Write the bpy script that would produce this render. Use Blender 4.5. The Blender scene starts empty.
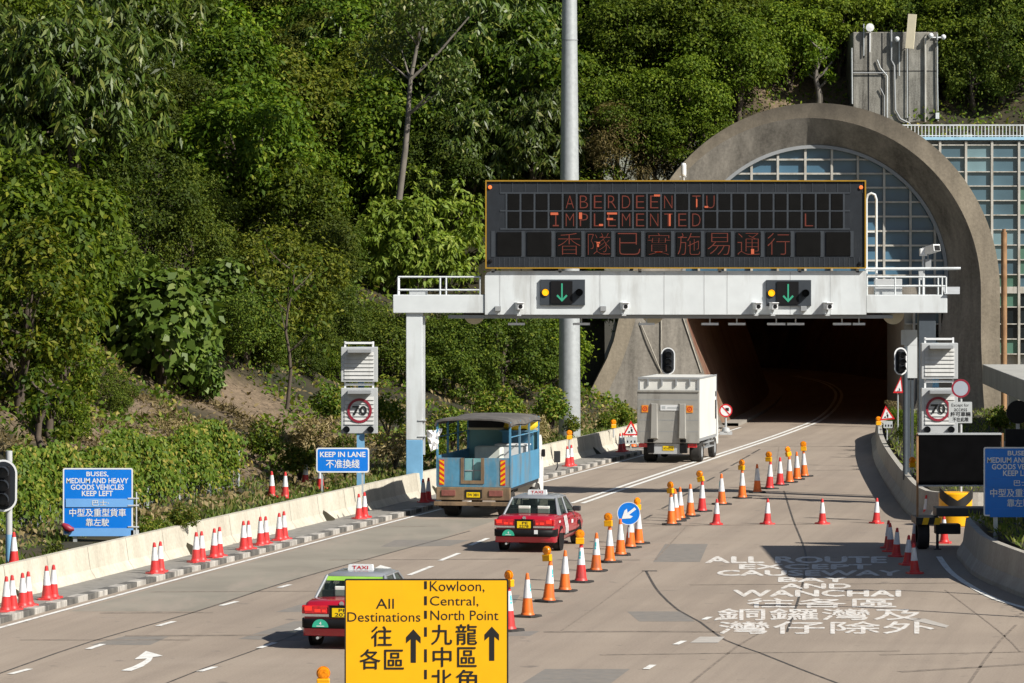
import bpy, bmesh, math, random
import numpy as np
from mathutils import Vector, Matrix
R = math.radians
SC = bpy.context.scene
COL = SC.collection

# ------------------------------------------------------------------ camera, sky, sun, exposure
F, HZ, CH = 3900.0, 260.0, 8.0          # focal length in pixels, horizon row, eye height (on a footbridge)
cam = bpy.data.cameras.new('camera')
cam.sensor_width = 36.0
cam.lens = F / 1024 * 36.0
cam.shift_y = -(341.5 - HZ) / 1024
cam.clip_start = 1.0
cam.clip_end = 3000
camo = bpy.data.objects.new('camera', cam)
COL.objects.link(camo)
camo.location = (0, 0, CH)
camo.rotation_euler = (R(90), 0, 0)
SC.camera = camo

SUN_V = Vector((1.0, -0.72, 1.0)).normalized()      # direction towards the sun
world = bpy.data.worlds.new('World')
SC.world = world
world.use_nodes = True
wn = world.node_tree
sky = wn.nodes.new('ShaderNodeTexSky')
sky.sky_type = 'NISHITA'
sky.sun_disc = False
sky.sun_elevation = math.asin(SUN_V.z)
sky.sun_rotation = math.atan2(SUN_V.x, SUN_V.y)
bg = wn.nodes['Background']
bg.inputs['Strength'].default_value = 0.05
wn.links.new(sky.outputs[0], bg.inputs['Color'])

sl = bpy.data.lights.new('sun', 'SUN')
sl.energy = 4.6
sl.angle = R(0.53)
sl.color = (1.0, 0.94, 0.85)
so = bpy.data.objects.new('sun', sl)
COL.objects.link(so)
so.location = (60, -40, 80)
so.rotation_euler = (-SUN_V).to_track_quat('-Z', 'Y').to_euler()

SC.view_settings.view_transform = 'Standard'
SC.view_settings.look = 'None'
SC.view_settings.gamma = 1
SC.view_settings.exposure = 0.62
SC.cycles.max_bounces = 8
SC.cycles.transparent_max_bounces = 8

# ------------------------------------------------------------------ measuring helpers
def G(px, py, z=0.0):                    # pixel on a horizontal plane -> ground point
    Y = F * (CH - z) / (py - HZ)
    return ((px - 512) * Y / F, Y)
def PX(px, Y): return (px - 512) * Y / F
def PZ(py, Y): return CH - (py - HZ) * Y / F

# ------------------------------------------------------------------ materials
def nodes_of(m):
    m.use_nodes = True
    nt = m.node_tree
    b = nt.nodes['Principled BSDF']
    return nt, b
def N(nt, t, **kw):
    n = nt.nodes.new(t)
    for k, v in kw.items():
        if k.startswith('i_'): n.inputs[k[2:]].default_value = v
        else: setattr(n, k, v)
    return n
def c4(c): return (c[0], c[1], c[2], 1.0)
def mixrgb(nt, fac, a, b, mode='MIX'):
    n = nt.nodes.new('ShaderNodeMix'); n.data_type = 'RGBA'; n.blend_type = mode
    for sock, v in ((0, fac), (6, a), (7, b)):
        if hasattr(v, 'is_output'): nt.links.new(v, n.inputs[sock])
        else: n.inputs[sock].default_value = v if sock == 0 else c4(v)
    return n.outputs[2]
def noise(nt, co, scale, detail=5, rough=0.55, stretch=None):
    if stretch:
        mp = N(nt, 'ShaderNodeMapping'); mp.inputs['Scale'].default_value = stretch
        nt.links.new(co, mp.inputs[0]); co = mp.outputs[0]
    n = N(nt, 'ShaderNodeTexNoise'); n.inputs['Scale'].default_value = scale
    n.inputs['Detail'].default_value = detail; n.inputs['Roughness'].default_value = rough
    nt.links.new(co, n.inputs['Vector'])
    return n.outputs['Fac']
def ramp(nt, fac, stops):
    r = N(nt, 'ShaderNodeValToRGB')
    e = r.color_ramp.elements
    while len(e) < len(stops): e.new(0.5)
    for i, (p, c) in enumerate(stops):
        e[i].position = p; e[i].color = c4(c) if not isinstance(c, (int, float)) else (c, c, c, 1)
    nt.links.new(fac, r.inputs[0])
    return r.outputs[0]
def bump(nt, b, h, strength=0.3, dist=0.02):
    n = N(nt, 'ShaderNodeBump'); n.inputs['Strength'].default_value = strength; n.inputs['Distance'].default_value = dist
    nt.links.new(h, n.inputs['Height']); nt.links.new(n.outputs[0], b.inputs['Normal'])

def pm(name, col, rough=0.6, metal=0.0, var=0.12, sc=4.0, dirt=None, damt=0.0, dsc=2.0, dstretch=(1, 1, 0.25), spec=0.5, bmp=0.0, coat=0.0):
    m = bpy.data.materials.new(name); nt, b = nodes_of(m)
    co = N(nt, 'ShaderNodeTexCoord').outputs['Object']
    n1 = noise(nt, co, sc)
    a = tuple(max(0, c * (1 - var)) for c in col); bb = tuple(min(1, c * (1 + var)) for c in col)
    out = ramp(nt, n1, [(0.3, a), (0.7, bb)])
    if dirt:
        n2 = noise(nt, co, dsc, 7, 0.65, dstretch)
        f = ramp(nt, n2, [(0.62 - damt * 0.45, 0.0), (0.80 - damt * 0.3, 1.0)])
        out = mixrgb(nt, f, out, dirt)
    nt.links.new(out, b.inputs['Base Color'])
    b.inputs['Roughness'].default_value = rough
    b.inputs['Metallic'].default_value = metal
    b.inputs['Specular IOR Level'].default_value = spec
    if coat: b.inputs['Coat Weight'].default_value = coat; b.inputs['Coat Roughness'].default_value = 0.06
    if bmp: bump(nt, b, n1, bmp)
    return m
def emis(name, col, strength, base=(0.05, 0.03, 0.02)):
    m = bpy.data.materials.new(name); nt, b = nodes_of(m)
    b.inputs['Base Color'].default_value = c4(base)
    b.inputs['Emission Color'].default_value = c4(col)
    b.inputs['Emission Strength'].default_value = strength
    return m
def glass(name, tint, mix=0.35, rough=0.03):
    m = bpy.data.materials.new(name); nt, b = nodes_of(m)
    b.inputs['Base Color'].default_value = c4(tint); b.inputs['Roughness'].default_value = rough
    b.inputs['Specular IOR Level'].default_value = 0.6
    t = N(nt, 'ShaderNodeBsdfTransparent'); t.inputs[0].default_value = (0.75, 0.85, 0.82, 1)
    mx = N(nt, 'ShaderNodeMixShader'); mx.inputs[0].default_value = 1 - mix
    nt.links.new(t.outputs[0], mx.inputs[1]); nt.links.new(b.outputs[0], mx.inputs[2])
    nt.links.new(mx.outputs[0], nt.nodes['Material Output'].inputs[0])
    return m
def leafmat(name, stops, transl=0.3, rough=0.5, spec=0.4, objvar=0.35):
    m = bpy.data.materials.new(name); nt, b = nodes_of(m)
    g = N(nt, 'ShaderNodeNewGeometry')
    col = ramp(nt, g.outputs['Random Per Island'], stops)
    oi = N(nt, 'ShaderNodeObjectInfo')
    hs = N(nt, 'ShaderNodeHueSaturation'); hs.inputs['Saturation'].default_value = 1.0
    mr = N(nt, 'ShaderNodeMapRange'); mr.inputs[3].default_value = 0.488; mr.inputs[4].default_value = 0.508
    nt.links.new(oi.outputs['Random'], mr.inputs[0]); nt.links.new(mr.outputs[0], hs.inputs['Hue'])
    m2 = N(nt, 'ShaderNodeMath', operation='MULTIPLY'); m2.inputs[1].default_value = 7.31
    m3 = N(nt, 'ShaderNodeMath', operation='FRACT')
    mr2 = N(nt, 'ShaderNodeMapRange'); mr2.inputs[3].default_value = 1 - objvar; mr2.inputs[4].default_value = 1 + objvar
    nt.links.new(oi.outputs['Random'], m2.inputs[0]); nt.links.new(m2.outputs[0], m3.inputs[0]); nt.links.new(m3.outputs[0], mr2.inputs[0])
    nt.links.new(mr2.outputs[0], hs.inputs['Value'])
    nt.links.new(col, hs.inputs['Color'])
    nt.links.new(hs.outputs[0], b.inputs['Base Color'])
    b.inputs['Roughness'].default_value = rough; b.inputs['Specular IOR Level'].default_value = spec
    t = N(nt, 'ShaderNodeBsdfTranslucent')
    tc = mixrgb(nt, 1.0, hs.outputs[0], (1.2, 1.25, 0.55), 'MULTIPLY'); nt.links.new(tc, t.inputs[0])
    mx = N(nt, 'ShaderNodeMixShader'); mx.inputs[0].default_value = transl
    nt.links.new(b.outputs[0], mx.inputs[1]); nt.links.new(t.outputs[0], mx.inputs[2])
    nt.links.new(mx.outputs[0], nt.nodes['Material Output'].inputs[0])
    return m

M = {}
M['white'] = pm('white_paint', (0.60, 0.64, 0.655), 0.45, 0, 0.05, 2, (0.40, 0.41, 0.40), 0.22, 1.2, (1, 1, 0.15))
M['grey'] = pm('grey_paint', (0.27, 0.285, 0.295), 0.5, 0, 0.06, 2)
M['lgrey'] = pm('light_grey_paint', (0.42, 0.44, 0.45), 0.5, 0, 0.06, 2, (0.3, 0.3, 0.28), 0.1)
M['steel'] = pm('galvanised_steel', (0.46, 0.49, 0.50), 0.42, 0.35, 0.10, 6)
M['dark'] = pm('dark_metal', (0.025, 0.027, 0.03), 0.5, 0, 0.2, 5)
M['black'] = pm('black_plastic', (0.007, 0.007, 0.008), 0.55, 0, 0.2, 5, spec=0.2)
M['rubber'] = pm('rubber', (0.022, 0.021, 0.02), 0.85, 0, 0.3, 9, (0.08, 0.07, 0.06), 0.1)
M['bluepost'] = pm('pale_blue_post_paint', (0.16, 0.36, 0.56), 0.5, 0, 0.08, 3, (0.35, 0.42, 0.45), 0.15)
M['signblue'] = pm('sign_blue', (0.0, 0.17, 0.66), 0.35, 0, 0.04, 2)
M['signblue2'] = pm('sign_blue_overlay', (0.16, 0.38, 0.74), 0.35, 0, 0.05, 2)
M['signwhite'] = pm('sign_white', (0.70, 0.72, 0.73), 0.4, 0, 0.03, 4)
M['signred'] = pm('sign_red', (0.55, 0.015, 0.02), 0.4, 0, 0.06, 4)
M['signyellow'] = pm('sign_yellow', (0.80, 0.42, 0.0), 0.4, 0, 0.05, 2, (0.62, 0.35, 0.03), 0.05)
M['ringred'] = pm('ring_red', (0.24, 0.012, 0.03), 0.5, 0, 0.06, 4)
M['darkpost'] = pm('dark_post_grey', (0.06, 0.075, 0.09), 0.5, 0, 0.1, 4)
M['boardblack'] = pm('board_face_black', (0.004, 0.004, 0.0045), 0.9, 0, 0.2, 3, spec=0.03)
M['louvre'] = pm('louvre_grey', (0.50, 0.51, 0.50), 0.5, 0, 0.06, 4, (0.3, 0.3, 0.28), 0.2)
M['signgrey'] = pm('sign_grey', (0.33, 0.37, 0.43), 0.5, 0, 0.05, 3)
M['signplate'] = pm('sign_plate_grey', (0.42, 0.45, 0.46), 0.5, 0, 0.05, 3)
M['ink'] = pm('sign_black', (0.008, 0.008, 0.008), 0.5, 0, 0.1, 4)
M['ledbg'] = pm('board_grey', (0.018, 0.022, 0.028), 0.6, 0, 0.15, 3, (0.035, 0.04, 0.045), 0.1, spec=0.25)
M['ledrib'] = pm('board_rib', (0.042, 0.05, 0.06), 0.55, 0, 0.1, 3, spec=0.25)
M['ledcell'] = pm('board_cell', (0.005, 0.005, 0.005), 0.7, 0, 0.2, 3, spec=0.1)
M['gold'] = pm('yellow_frame', (0.33, 0.19, 0.012), 0.45, 0, 0.08, 3)
M['led'] = emis('led_red', (1.0, 0.075, 0.015), 0.085, (0.03, 0.015, 0.01))
M['led2'] = emis('led_bright', (1.0, 0.16, 0.05), 0.38)
M['amber_on'] = emis('amber_lit', (1.0, 0.42, 0.0), 0.85, (0.5, 0.2, 0.0))
M['orange_on'] = emis('orange_lit', (1.0, 0.20, 0.04), 0.6, (0.5, 0.1, 0.02))
M['green_on'] = emis('green_arrow_lit', (0.06, 0.60, 0.42), 0.17, (0.02, 0.2, 0.1))
M['tail_on'] = emis('tail_lit', (1.0, 0.05, 0.02), 0.5, (0.4, 0.01, 0.01))
M['orange'] = pm('cone_orange', (0.78, 0.15, 0.015), 0.45, 0, 0.08, 6, (0.30, 0.10, 0.05), 0.35, 5)
M['conered'] = pm('cone_red', (0.62, 0.03, 0.03), 0.45, 0, 0.08, 6, (0.28, 0.05, 0.045), 0.35, 5)
M['conewhite'] = pm('cone_sleeve', (0.68, 0.70, 0.73), 0.45, 0, 0.06, 6, (0.40, 0.39, 0.37), 0.35, 5)
M['teal'] = pm('sleeve_print', (0.05, 0.45, 0.50), 0.5, 0, 0.1, 6)
M['lampyellow'] = pm('lamp_case_yellow', (0.74, 0.36, 0.0), 0.4, 0, 0.06, 6)
M['amber'] = pm('amber_lens', (0.72, 0.22, 0.0), 0.2, 0, 0.35, 22, spec=0.6)
# ------------------------------------------------------------------ mesh building helpers
class MB:
    def __init__(s): s.v = []; s.f = []; s.m = []; s.sm = []
    def face(s, pts, mi=0, smooth=False):
        n = len(s.v); s.v += [tuple(p) for p in pts]; s.f.append(list(range(n, n + len(pts)))); s.m.append(mi); s.sm.append(smooth)
    def raw(s, verts, faces, mi=0, smooth=False):
        n = len(s.v); s.v += [tuple(p) for p in verts]
        for f in faces: s.f.append([i + n for i in f]); s.m.append(mi); s.sm.append(smooth)
    def box(s, x0, x1, y0, y1, z0, z1, mi=0):
        v = [(x, y, z) for x in (x0, x1) for y in (y0, y1) for z in (z0, z1)]
        s.raw(v, [(0, 1, 3, 2), (4, 6, 7, 5), (0, 4, 5, 1), (2, 3, 7, 6), (0, 2, 6, 4), (1, 5, 7, 3)], mi)
    def cyl(s, p0, p1, r0, r1=None, n=12, mi=0, caps=True):
        r1 = r0 if r1 is None else r1
        p0 = Vector(p0); p1 = Vector(p1); d = (p1 - p0).normalized()
        u = d.orthogonal().normalized(); w = d.cross(u)
        a = [p0 + (u * math.cos(t) + w * math.sin(t)) * r0 for t in [2 * math.pi * k / n for k in range(n)]]
        b = [p1 + (u * math.cos(t) + w * math.sin(t)) * r1 for t in [2 * math.pi * k / n for k in range(n)]]
        s.raw(a + b, [(k, (k + 1) % n, n + (k + 1) % n, n + k) for k in range(n)], mi, True)
        if caps: s.face(a[::-1], mi); s.face(b, mi)
    def tube(s, pts, r, n=8, mi=0, caps=True):          # r: number or list; pts joined as one continuous tube
        pts = [Vector(p) for p in pts]; rs = r if isinstance(r, (list, tuple)) else [r] * len(pts)
        rings = []; u = None
        for i, p in enumerate(pts):
            d = (pts[min(i + 1, len(pts) - 1)] - pts[max(i - 1, 0)]).normalized()
            u = d.orthogonal().normalized() if u is None else (u - d * u.dot(d)).normalized()
            w = d.cross(u)
            rings.append([p + (u * math.cos(t) + w * math.sin(t)) * rs[i] for t in [2 * math.pi * k / n for k in range(n)]])
        v = [q for g in rings for q in g]; f = []
        for i in range(len(rings) - 1):
            for k in range(n):
                f.append((i * n + k, i * n + (k + 1) % n, (i + 1) * n + (k + 1) % n, (i + 1) * n + k))
        s.raw(v, f, mi, True)
        if caps: s.face(rings[0][::-1], mi); s.face(rings[-1], mi)
    def lathe(s, prof, c=(0, 0, 0), n=16, mi=0, axis='z', mis=None):
        c = Vector(c); rings = []
        for (r, h) in prof:
            g = []
            for k in range(n):
                t = 2 * math.pi * k / n; a, b = r * math.cos(t), r * math.sin(t)
                g.append(c + (Vector((a, b, h)) if axis == 'z' else Vector((h, a, b)) if axis == 'x' else Vector((a, h, b))))
            rings.append(g)
        for i in range(len(rings) - 1):
            m = mis[i] if mis else mi
            s.raw(rings[i] + rings[i + 1], [(k, (k + 1) % n, n + (k + 1) % n, n + k) for k in range(n)], m, True)
    def prism(s, poly, y0, y1, mi=0, mside=None):       # poly in (x, z), extruded along y
        n = len(poly); a = [(p[0], y0, p[1]) for p in poly]; b = [(p[0], y1, p[1]) for p in poly]
        s.face(a, mi); s.face(b[::-1], mi)
        s.raw(a + b, [(k, n + k, n + (k + 1) % n, (k + 1) % n) for k in range(n)], mi if mside is None else mside)
    def sheet(s, poly, z, mi=0): s.face([(p[0], p[1], z) for p in poly], mi)
    def strip(s, left, right, mi=0, smooth=False):      # two polylines of equal length
        n = len(left)
        s.raw(list(left) + list(right), [(k, n + k, n + k + 1, k + 1) for k in range(n - 1)], mi, smooth)
    def grid(s, rows, mi=0, smooth=True, closed=False):
        n = len(rows[0]); v = [p for r in rows for p in r]; f = []
        for i in range(len(rows) - 1):
            for k in range(n if closed else n - 1):
                f.append((i * n + k, i * n + (k + 1) % n, (i + 1) * n + (k + 1) % n, (i + 1) * n + k))
        s.raw(v, f, mi, smooth)
    def build(s, name, mats, parent=None, loc=(0, 0, 0), rz=0, bevel=0, weld=False):
        me = bpy.data.meshes.new(name)
        me.from_pydata(s.v, [], s.f)
        for m in (mats if isinstance(mats, (list, tuple)) else [mats]): me.materials.append(M[m] if isinstance(m, str) else m)
        me.polygons.foreach_set('material_index', s.m)
        me.polygons.foreach_set('use_smooth', s.sm)
        if weld or len(s.f) < 6000:
            b = bmesh.new(); b.from_mesh(me)
            if weld: bmesh.ops.remove_doubles(b, verts=b.verts, dist=1e-4)
            bmesh.ops.recalc_face_normals(b, faces=b.faces); b.to_mesh(me); b.free()
        o = bpy.data.objects.new(name, me); COL.objects.link(o)
        o.location = loc; o.rotation_euler = (0, 0, rz)
        if parent: o.parent = parent
        if bevel:
            md = o.modifiers.new('bevel', 'BEVEL'); md.width = bevel; md.segments = 2; md.limit_method = 'ANGLE'
        return o

def tag(o, label, cat, group=None):
    o['label'] = label; o['category'] = cat
    if group: o['group'] = group
    return o
def thing(name, label, cat, loc=(0, 0, 0), rz=0, group=None):
    o = bpy.data.objects.new(name, None); COL.objects.link(o)
    o.location = loc; o.rotation_euler = (0, 0, rz); o.empty_display_size = 0.3
    return tag(o, label, cat, group)
def struct(o): o['kind'] = 'structure'; return o
def stuff(o): o['kind'] = 'stuff'; return o
def copy_tree(o, parent=None):
    c = o.copy(); COL.objects.link(c)
    if parent: c.parent = parent
    for ch in list(o.children): copy_tree(ch, c)
    return c

_tc = bpy.data.curves.new('lettering', 'FONT'); _to = bpy.data.objects.new('lettering', _tc)
def text2d(s, cx, cz, h, w=None, bold=0.0):
    """verts (x, z) and faces of a line of writing with its box centred on (cx, cz), h high and w wide"""
    _tc.body = s; _tc.offset = bold; _tc.resolution_u = 3
    me = _to.to_mesh()
    v = np.array([(p.co.x, p.co.y) for p in me.vertices]); f = [list(p.vertices) for p in me.polygons]
    _to.to_mesh_clear()
    lo, hi = v.min(0), v.max(0); sz = hi - lo
    k = h / sz[1]; kx = k if w is None else w / sz[0]
    v = (v - (lo + hi) / 2) * (kx, k) + (cx, cz)
    return v, f
def letters(mb, s, cx, cz, h, w=None, bold=0.015, y=-0.004, mi=0):
    if max(map(ord, s)) < 0x2000 or bold <= 0:
        v, f = text2d(s, cx, cz, h, w, max(bold, 0) if bold > -.011 else bold)
        mb.raw([(p[0], y, p[1]) for p in v], f, mi); return
    v, f = text2d(s, cx, cz, h, w, 0.0); d = bold * h * 1.1      # stroke thickened by shifted copies, each 1 mm prouder
    for k, (a, b) in enumerate(((0, 0), (d, 0), (-d, 0), (0, d * .6), (0, -d * .6))):
        mb.raw([(p[0] + a, y - .001 * k, p[1] + b) for p in v], f, mi)
def rrect(x0, x1, z0, z1, r=0.05, n=4):
    p = []
    for cx, cz, a in ((x1 - r, z1 - r, 0), (x0 + r, z1 - r, 90), (x0 + r, z0 + r, 180), (x1 - r, z0 + r, 270)):
        for k in range(n + 1):
            t = R(a + 90 * k / n); p.append((cx + r * math.cos(t), cz + r * math.sin(t)))
    return p
def circ(cx, cz, r, n=28): return [(cx + r * math.cos(2 * math.pi * k / n), cz + r * math.sin(2 * math.pi * k / n)) for k in range(n)]
def sheet_xz(mb, poly, y, mi=0): mb.face([(p[0], y, p[1]) for p in poly], mi)
def ring_xz(mb, cx, cz, r0, r1, y, mi=0, n=32):
    a = circ(cx, cz, r0, n); b = circ(cx, cz, r1, n)
    mb.raw([(p[0], y, p[1]) for p in a + b], [(k, (k + 1) % n, n + (k + 1) % n, n + k) for k in range(n)], mi)
def catmull(pts, step=1.0):
    pts = [np.array(p, float) for p in pts]; P = [2 * pts[0] - pts[1]] + pts + [2 * pts[-1] - pts[-2]]; out = []
    for i in range(1, len(P) - 2):
        n = max(2, int(np.linalg.norm(P[i + 1] - P[i]) / step))
        for k in range(n):
            t = k / n; a, b, c, d = P[i - 1], P[i], P[i + 1], P[i + 2]
            out.append(0.5 * (2 * b + (c - a) * t + (2 * a - 5 * b + 4 * c - d) * t * t + (3 * b - a - 3 * c + d) * t ** 3))
    out.append(P[-2]); return out
def offset_path(path, d):                # d > 0: to the right of travel, path of (x, y)
    path = [np.array(p[:2], float) for p in path]; out = []
    for i, p in enumerate(path):
        t = path[min(i + 1, len(path) - 1)] - path[max(i - 1, 0)]; t = t / (np.linalg.norm(t) + 1e-9)
        out.append(p + np.array((t[1], -t[0])) * d)
    return out
def sweep(mb, prof, path, mi=0, closed=True):   # prof: (offset to the right, z)
    rows = [[(q[0], q[1], z) for q in offset_path(path, d)] for d, z in prof]
    if closed: rows.append(rows[0])
    mb.grid(rows, mi, False)
    if closed:
        mb.face([r[0] for r in rows[:-1]], mi); mb.face([r[-1] for r in rows[:-1]][::-1], mi)
# ------------------------------------------------------------------ setting materials
def concrete_road():
    m = bpy.data.materials.new('road_concrete'); nt, b = nodes_of(m)
    co = N(nt, 'ShaderNodeTexCoord').outputs['Object']
    big = noise(nt, co, 0.13, 4, 0.6)
    c = ramp(nt, big, [(0.28, (0.250, 0.207, 0.166)), (0.5, (0.315, 0.26, 0.206)), (0.72, (0.365, 0.305, 0.246))])
    rm = N(nt, 'ShaderNodeMapping'); rm.inputs['Rotation'].default_value = (0, 0, R(10.5)); nt.links.new(co, rm.inputs[0])
    st = noise(nt, rm.outputs[0], 1.1, 6, 0.62, (1.0, 0.035, 1))          # wheel-path wear along the lanes
    c = mixrgb(nt, ramp(nt, st, [(0.42, 0.0), (0.70, 0.8)]), c, (0.20, 0.163, 0.132))
    st2 = noise(nt, co, 0.45, 4, 0.6, (0.25, 0.9, 1))
    c = mixrgb(nt, ramp(nt, st2, [(0.55, 0.0), (0.8, 0.4)]), c, (0.375, 0.32, 0.265))
    fine = noise(nt, co, 22, 4, 0.7)
    c = mixrgb(nt, 0.35, c, ramp(nt, fine, [(0.35, (0.19, 0.155, 0.125)), (0.65, (0.37, 0.315, 0.26))]))
    spots = noise(nt, co, 1.7, 3, 0.5)
    c = mixrgb(nt, ramp(nt, spots, [(0.66, 0.0), (0.74, 0.6)]), c, (0.12, 0.105, 0.095))
    nt.links.new(c, b.inputs['Base Color']); b.inputs['Roughness'].default_value = 0.82
    b.inputs['Specular IOR Level'].default_value = 0.3
    bump(nt, b, fine, 0.25, 0.01)
    return m
def wall_concrete(name, c0, c1, dark, streak=0.5, sc=1.0):
    m = bpy.data.materials.new(name); nt, b = nodes_of(m)
    co = N(nt, 'ShaderNodeTexCoord').outputs['Object']
    n1 = noise(nt, co, 0.6 * sc, 6, 0.6)
    c = ramp(nt, n1, [(0.3, c0), (0.7, c1)])
    n2 = noise(nt, co, 1.1 * sc, 7, 0.68, (1, 1, 0.12))
    c = mixrgb(nt, ramp(nt, n2, [(0.38, 0.0), (0.66, streak)]), c, dark)
    n3 = noise(nt, co, 9 * sc, 5, 0.7)
    c = mixrgb(nt, 0.3, c, ramp(nt, n3, [(0.3, dark), (0.7, c1)]))
    nt.links.new(c, b.inputs['Base Color']); b.inputs['Roughness'].default_value = 0.85
    b.inputs['Specular IOR Level'].default_value = 0.25
    bump(nt, b, n3, 0.3, 0.03)
    return m
M['road'] = concrete_road()
M['barrier'] = wall_concrete('barrier_concrete', (0.52, 0.49, 0.40), (0.62, 0.59, 0.50), (0.26, 0.23, 0.18), 0.5, 1.2)
M['barrier2'] = wall_concrete('grey_barrier_concrete', (0.36, 0.345, 0.305), (0.45, 0.43, 0.38), (0.2, 0.185, 0.16), 0.5, 1.2)
M['portal'] = wall_concrete('portal_concrete', (0.235, 0.217, 0.185), (0.335, 0.31, 0.27), (0.065, 0.06, 0.052), 0.95, 0.75)
M['portalface'] = wall_concrete('portal_ring_concrete', (0.25, 0.215, 0.16), (0.37, 0.32, 0.245), (0.10, 0.085, 0.065), 0.6, 0.9)
def _crown_darken(m):  # mixes in a dark tone towards the top of the ring
    nt = m.node_tree; b = nt.nodes['Principled BSDF']; src = b.inputs['Base Color'].links[0].from_socket
    co = N(nt, 'ShaderNodeTexCoord').outputs['Object']; sp = N(nt, 'ShaderNodeSeparateXYZ'); nt.links.new(co, sp.inputs[0])
    n = noise(nt, co, 1.4, 5, 0.6)
    ad = N(nt, 'ShaderNodeMath', operation='MULTIPLY_ADD'); ad.inputs[1].default_value = 3.0; nt.links.new(n, ad.inputs[0]); nt.links.new(sp.outputs['Z'], ad.inputs[2])
    f = N(nt, 'ShaderNodeMapRange'); f.inputs[1].default_value = 13.0; f.inputs[2].default_value = 17.5; f.inputs[3].default_value = 0; f.inputs[4].default_value = 0.85; nt.links.new(ad.outputs[0], f.inputs[0])
    nt.links.new(mixrgb(nt, f.outputs[0], src, (0.055, 0.048, 0.040)), b.inputs['Base Color'])
_crown_darken(M['portalface'])
M['towerc'] = wall_concrete('tower_concrete', (0.15, 0.145, 0.125), (0.42, 0.41, 0.365), (0.035, 0.032, 0.027), 1.0, 1.6)  # dark mottling: stains plus the tower's shadows put into the colour
M['walkc'] = wall_concrete('walkway_concrete', (0.36, 0.36, 0.34), (0.45, 0.45, 0.42), (0.22, 0.22, 0.2), 0.5, 1.0)
M['tunnelwall'] = pm('tunnel_wall', (0.19, 0.115, 0.075), 0.6, 0, 0.2, 1.0, (0.10, 0.025, 0.02), 0.3, 0.8)
M['kerbtop'] = pm('kerb_walk', (0.22, 0.21, 0.19), 0.85, 0, 0.18, 2, (0.10, 0.095, 0.085), 0.25, 2)
M['kerbblack'] = pm('kerb_black', (0.09, 0.087, 0.08), 0.8, 0, 0.3, 5, (0.2, 0.19, 0.17), 0.3, 4)
M['kerbwhite'] = pm('kerb_white', (0.42, 0.40, 0.365), 0.8, 0, 0.15, 5, (0.18, 0.17, 0.155), 0.4, 4)
M['roadwhite'] = pm('road_paint', (0.70, 0.70, 0.67), 0.7, 0, 0.08, 3, (0.34, 0.29, 0.24), 0.2, 6, (1, 0.5, 1))
M['tar'] = pm('joint_tar', (0.06, 0.055, 0.048), 0.6, 0, 0.25, 4, (0.18, 0.135, 0.11), 0.25, 3, (1, 1, 1))
M['tarfaint'] = pm('joint_worn', (0.15, 0.125, 0.10), 0.7, 0, 0.3, 4, (0.27, 0.22, 0.175), 0.55, 5, (1, 1, 1))
M['patch'] = pm('asphalt_patch', (0.185, 0.172, 0.155), 0.85, 0, 0.12, 3, (0.22, 0.195, 0.165), 0.4, 4, (1, 1, 1))
M['slab2'] = pm('greyer_slab', (0.235, 0.215, 0.175), 0.85, 0, 0.12, 0.5, (0.29, 0.25, 0.205), 0.25, 0.8, (1, 0.2, 1))

M['path'] = pm('dirt_path', (0.24, 0.19, 0.14), 0.9, 0, 0.15, 2, (0.14, 0.105, 0.07), 0.3, 1.2, (1, 1, 1))

# ------------------------------------------------------------------ lines of the road, measured as ground points
def fit(pxs, deg=3, z=0.0):
    g = np.array([G(x, y, z) for x, y in pxs]); return np.poly1d(np.polyfit(g[:, 1], g[:, 0], deg))
_LB = fit([(-60, 624), (0, 608.5), (58.6, 592.8), (140.6, 572), (234, 548), (293, 533), (371, 514), (416, 503), (440, 497), (548, 469.6), (585, 460), (619, 451), (639, 446), (680, 435), (715, 425)])
def Xb(Y):
    if Y > 190: return float(_LB(190) + _LB.deriv()(190) * (Y - 190))
    if Y < 78: return float(_LB(78) + _LB.deriv()(78) * (Y - 78))
    return float(_LB(Y))
left_path = [(Xb(y), y) for y in np.arange(62, 187.5, 1.5)]
far_right = [(19.4, 187.4), (17.6, 181), (16.1, 174), (15.5, 168), (14.55, 157), (13.7, 145), (12.7, 128), (12.45, 121.5), (12.75, 119.3), (14.2, 118.7), (18, 119.2), (26, 121)]
near_right = [(24, 108.3), (15, 107.9), (12.9, 107.4), (12.1, 106), (11.85, 102.5), (11.7, 98), (12.1, 92), (12.7, 84), (13.6, 74), (15, 60)]

def bumpy(X, Y): return 0.35 * math.sin(X * 0.31 + 1.7) * math.cos(Y * 0.27) + 0.22 * math.sin(X * 0.83 + Y * 0.57) + 0.1 * math.sin(X * 1.9 - Y * 1.3)
def H(X, Y):
    s = (Xb(Y) - 0.62 - X) * 0.975
    if s < -0.2: hl = -0.7
    else:
        hl = 0.70 + max(0, min(s, 9) - 2.6) * 0.33 + max(0, min(s, 22) - 9) * 0.62 + max(0, s - 22) * 0.55
        hl += bumpy(X, Y) * min(1, max(0, s - 2.2) / 4)
    if Y >= 191: hb = 13.6 + 0.6 * (Y - 191)
    elif X < 5.5: hb = 13.6 - (1.7 + 5.0 * min(1.0, max(0.0, X / 2.5))) * (191 - Y)
    else: hb = -0.7
    if X < 5.5: hb -= (5.5 - X) * 0.45
    if Y >= 191: hb += bumpy(X, Y)
    return max(hl, hb)
def on_slope(px, py, D=95.0):             # where a ray through the photograph meets the hillside
    while D < 230 and PZ(py, D) > H(PX(px, D), D): D += 0.1
    return (PX(px, D), D, H(PX(px, D), D))
SOIL = [(*on_slope(228, 405), 4.6), (*on_slope(215, 440), 4.2), (*on_slope(130, 425), 4.6), (*on_slope(75, 430), 3.0), (*on_slope(815, 92), 4.0)]
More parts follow.
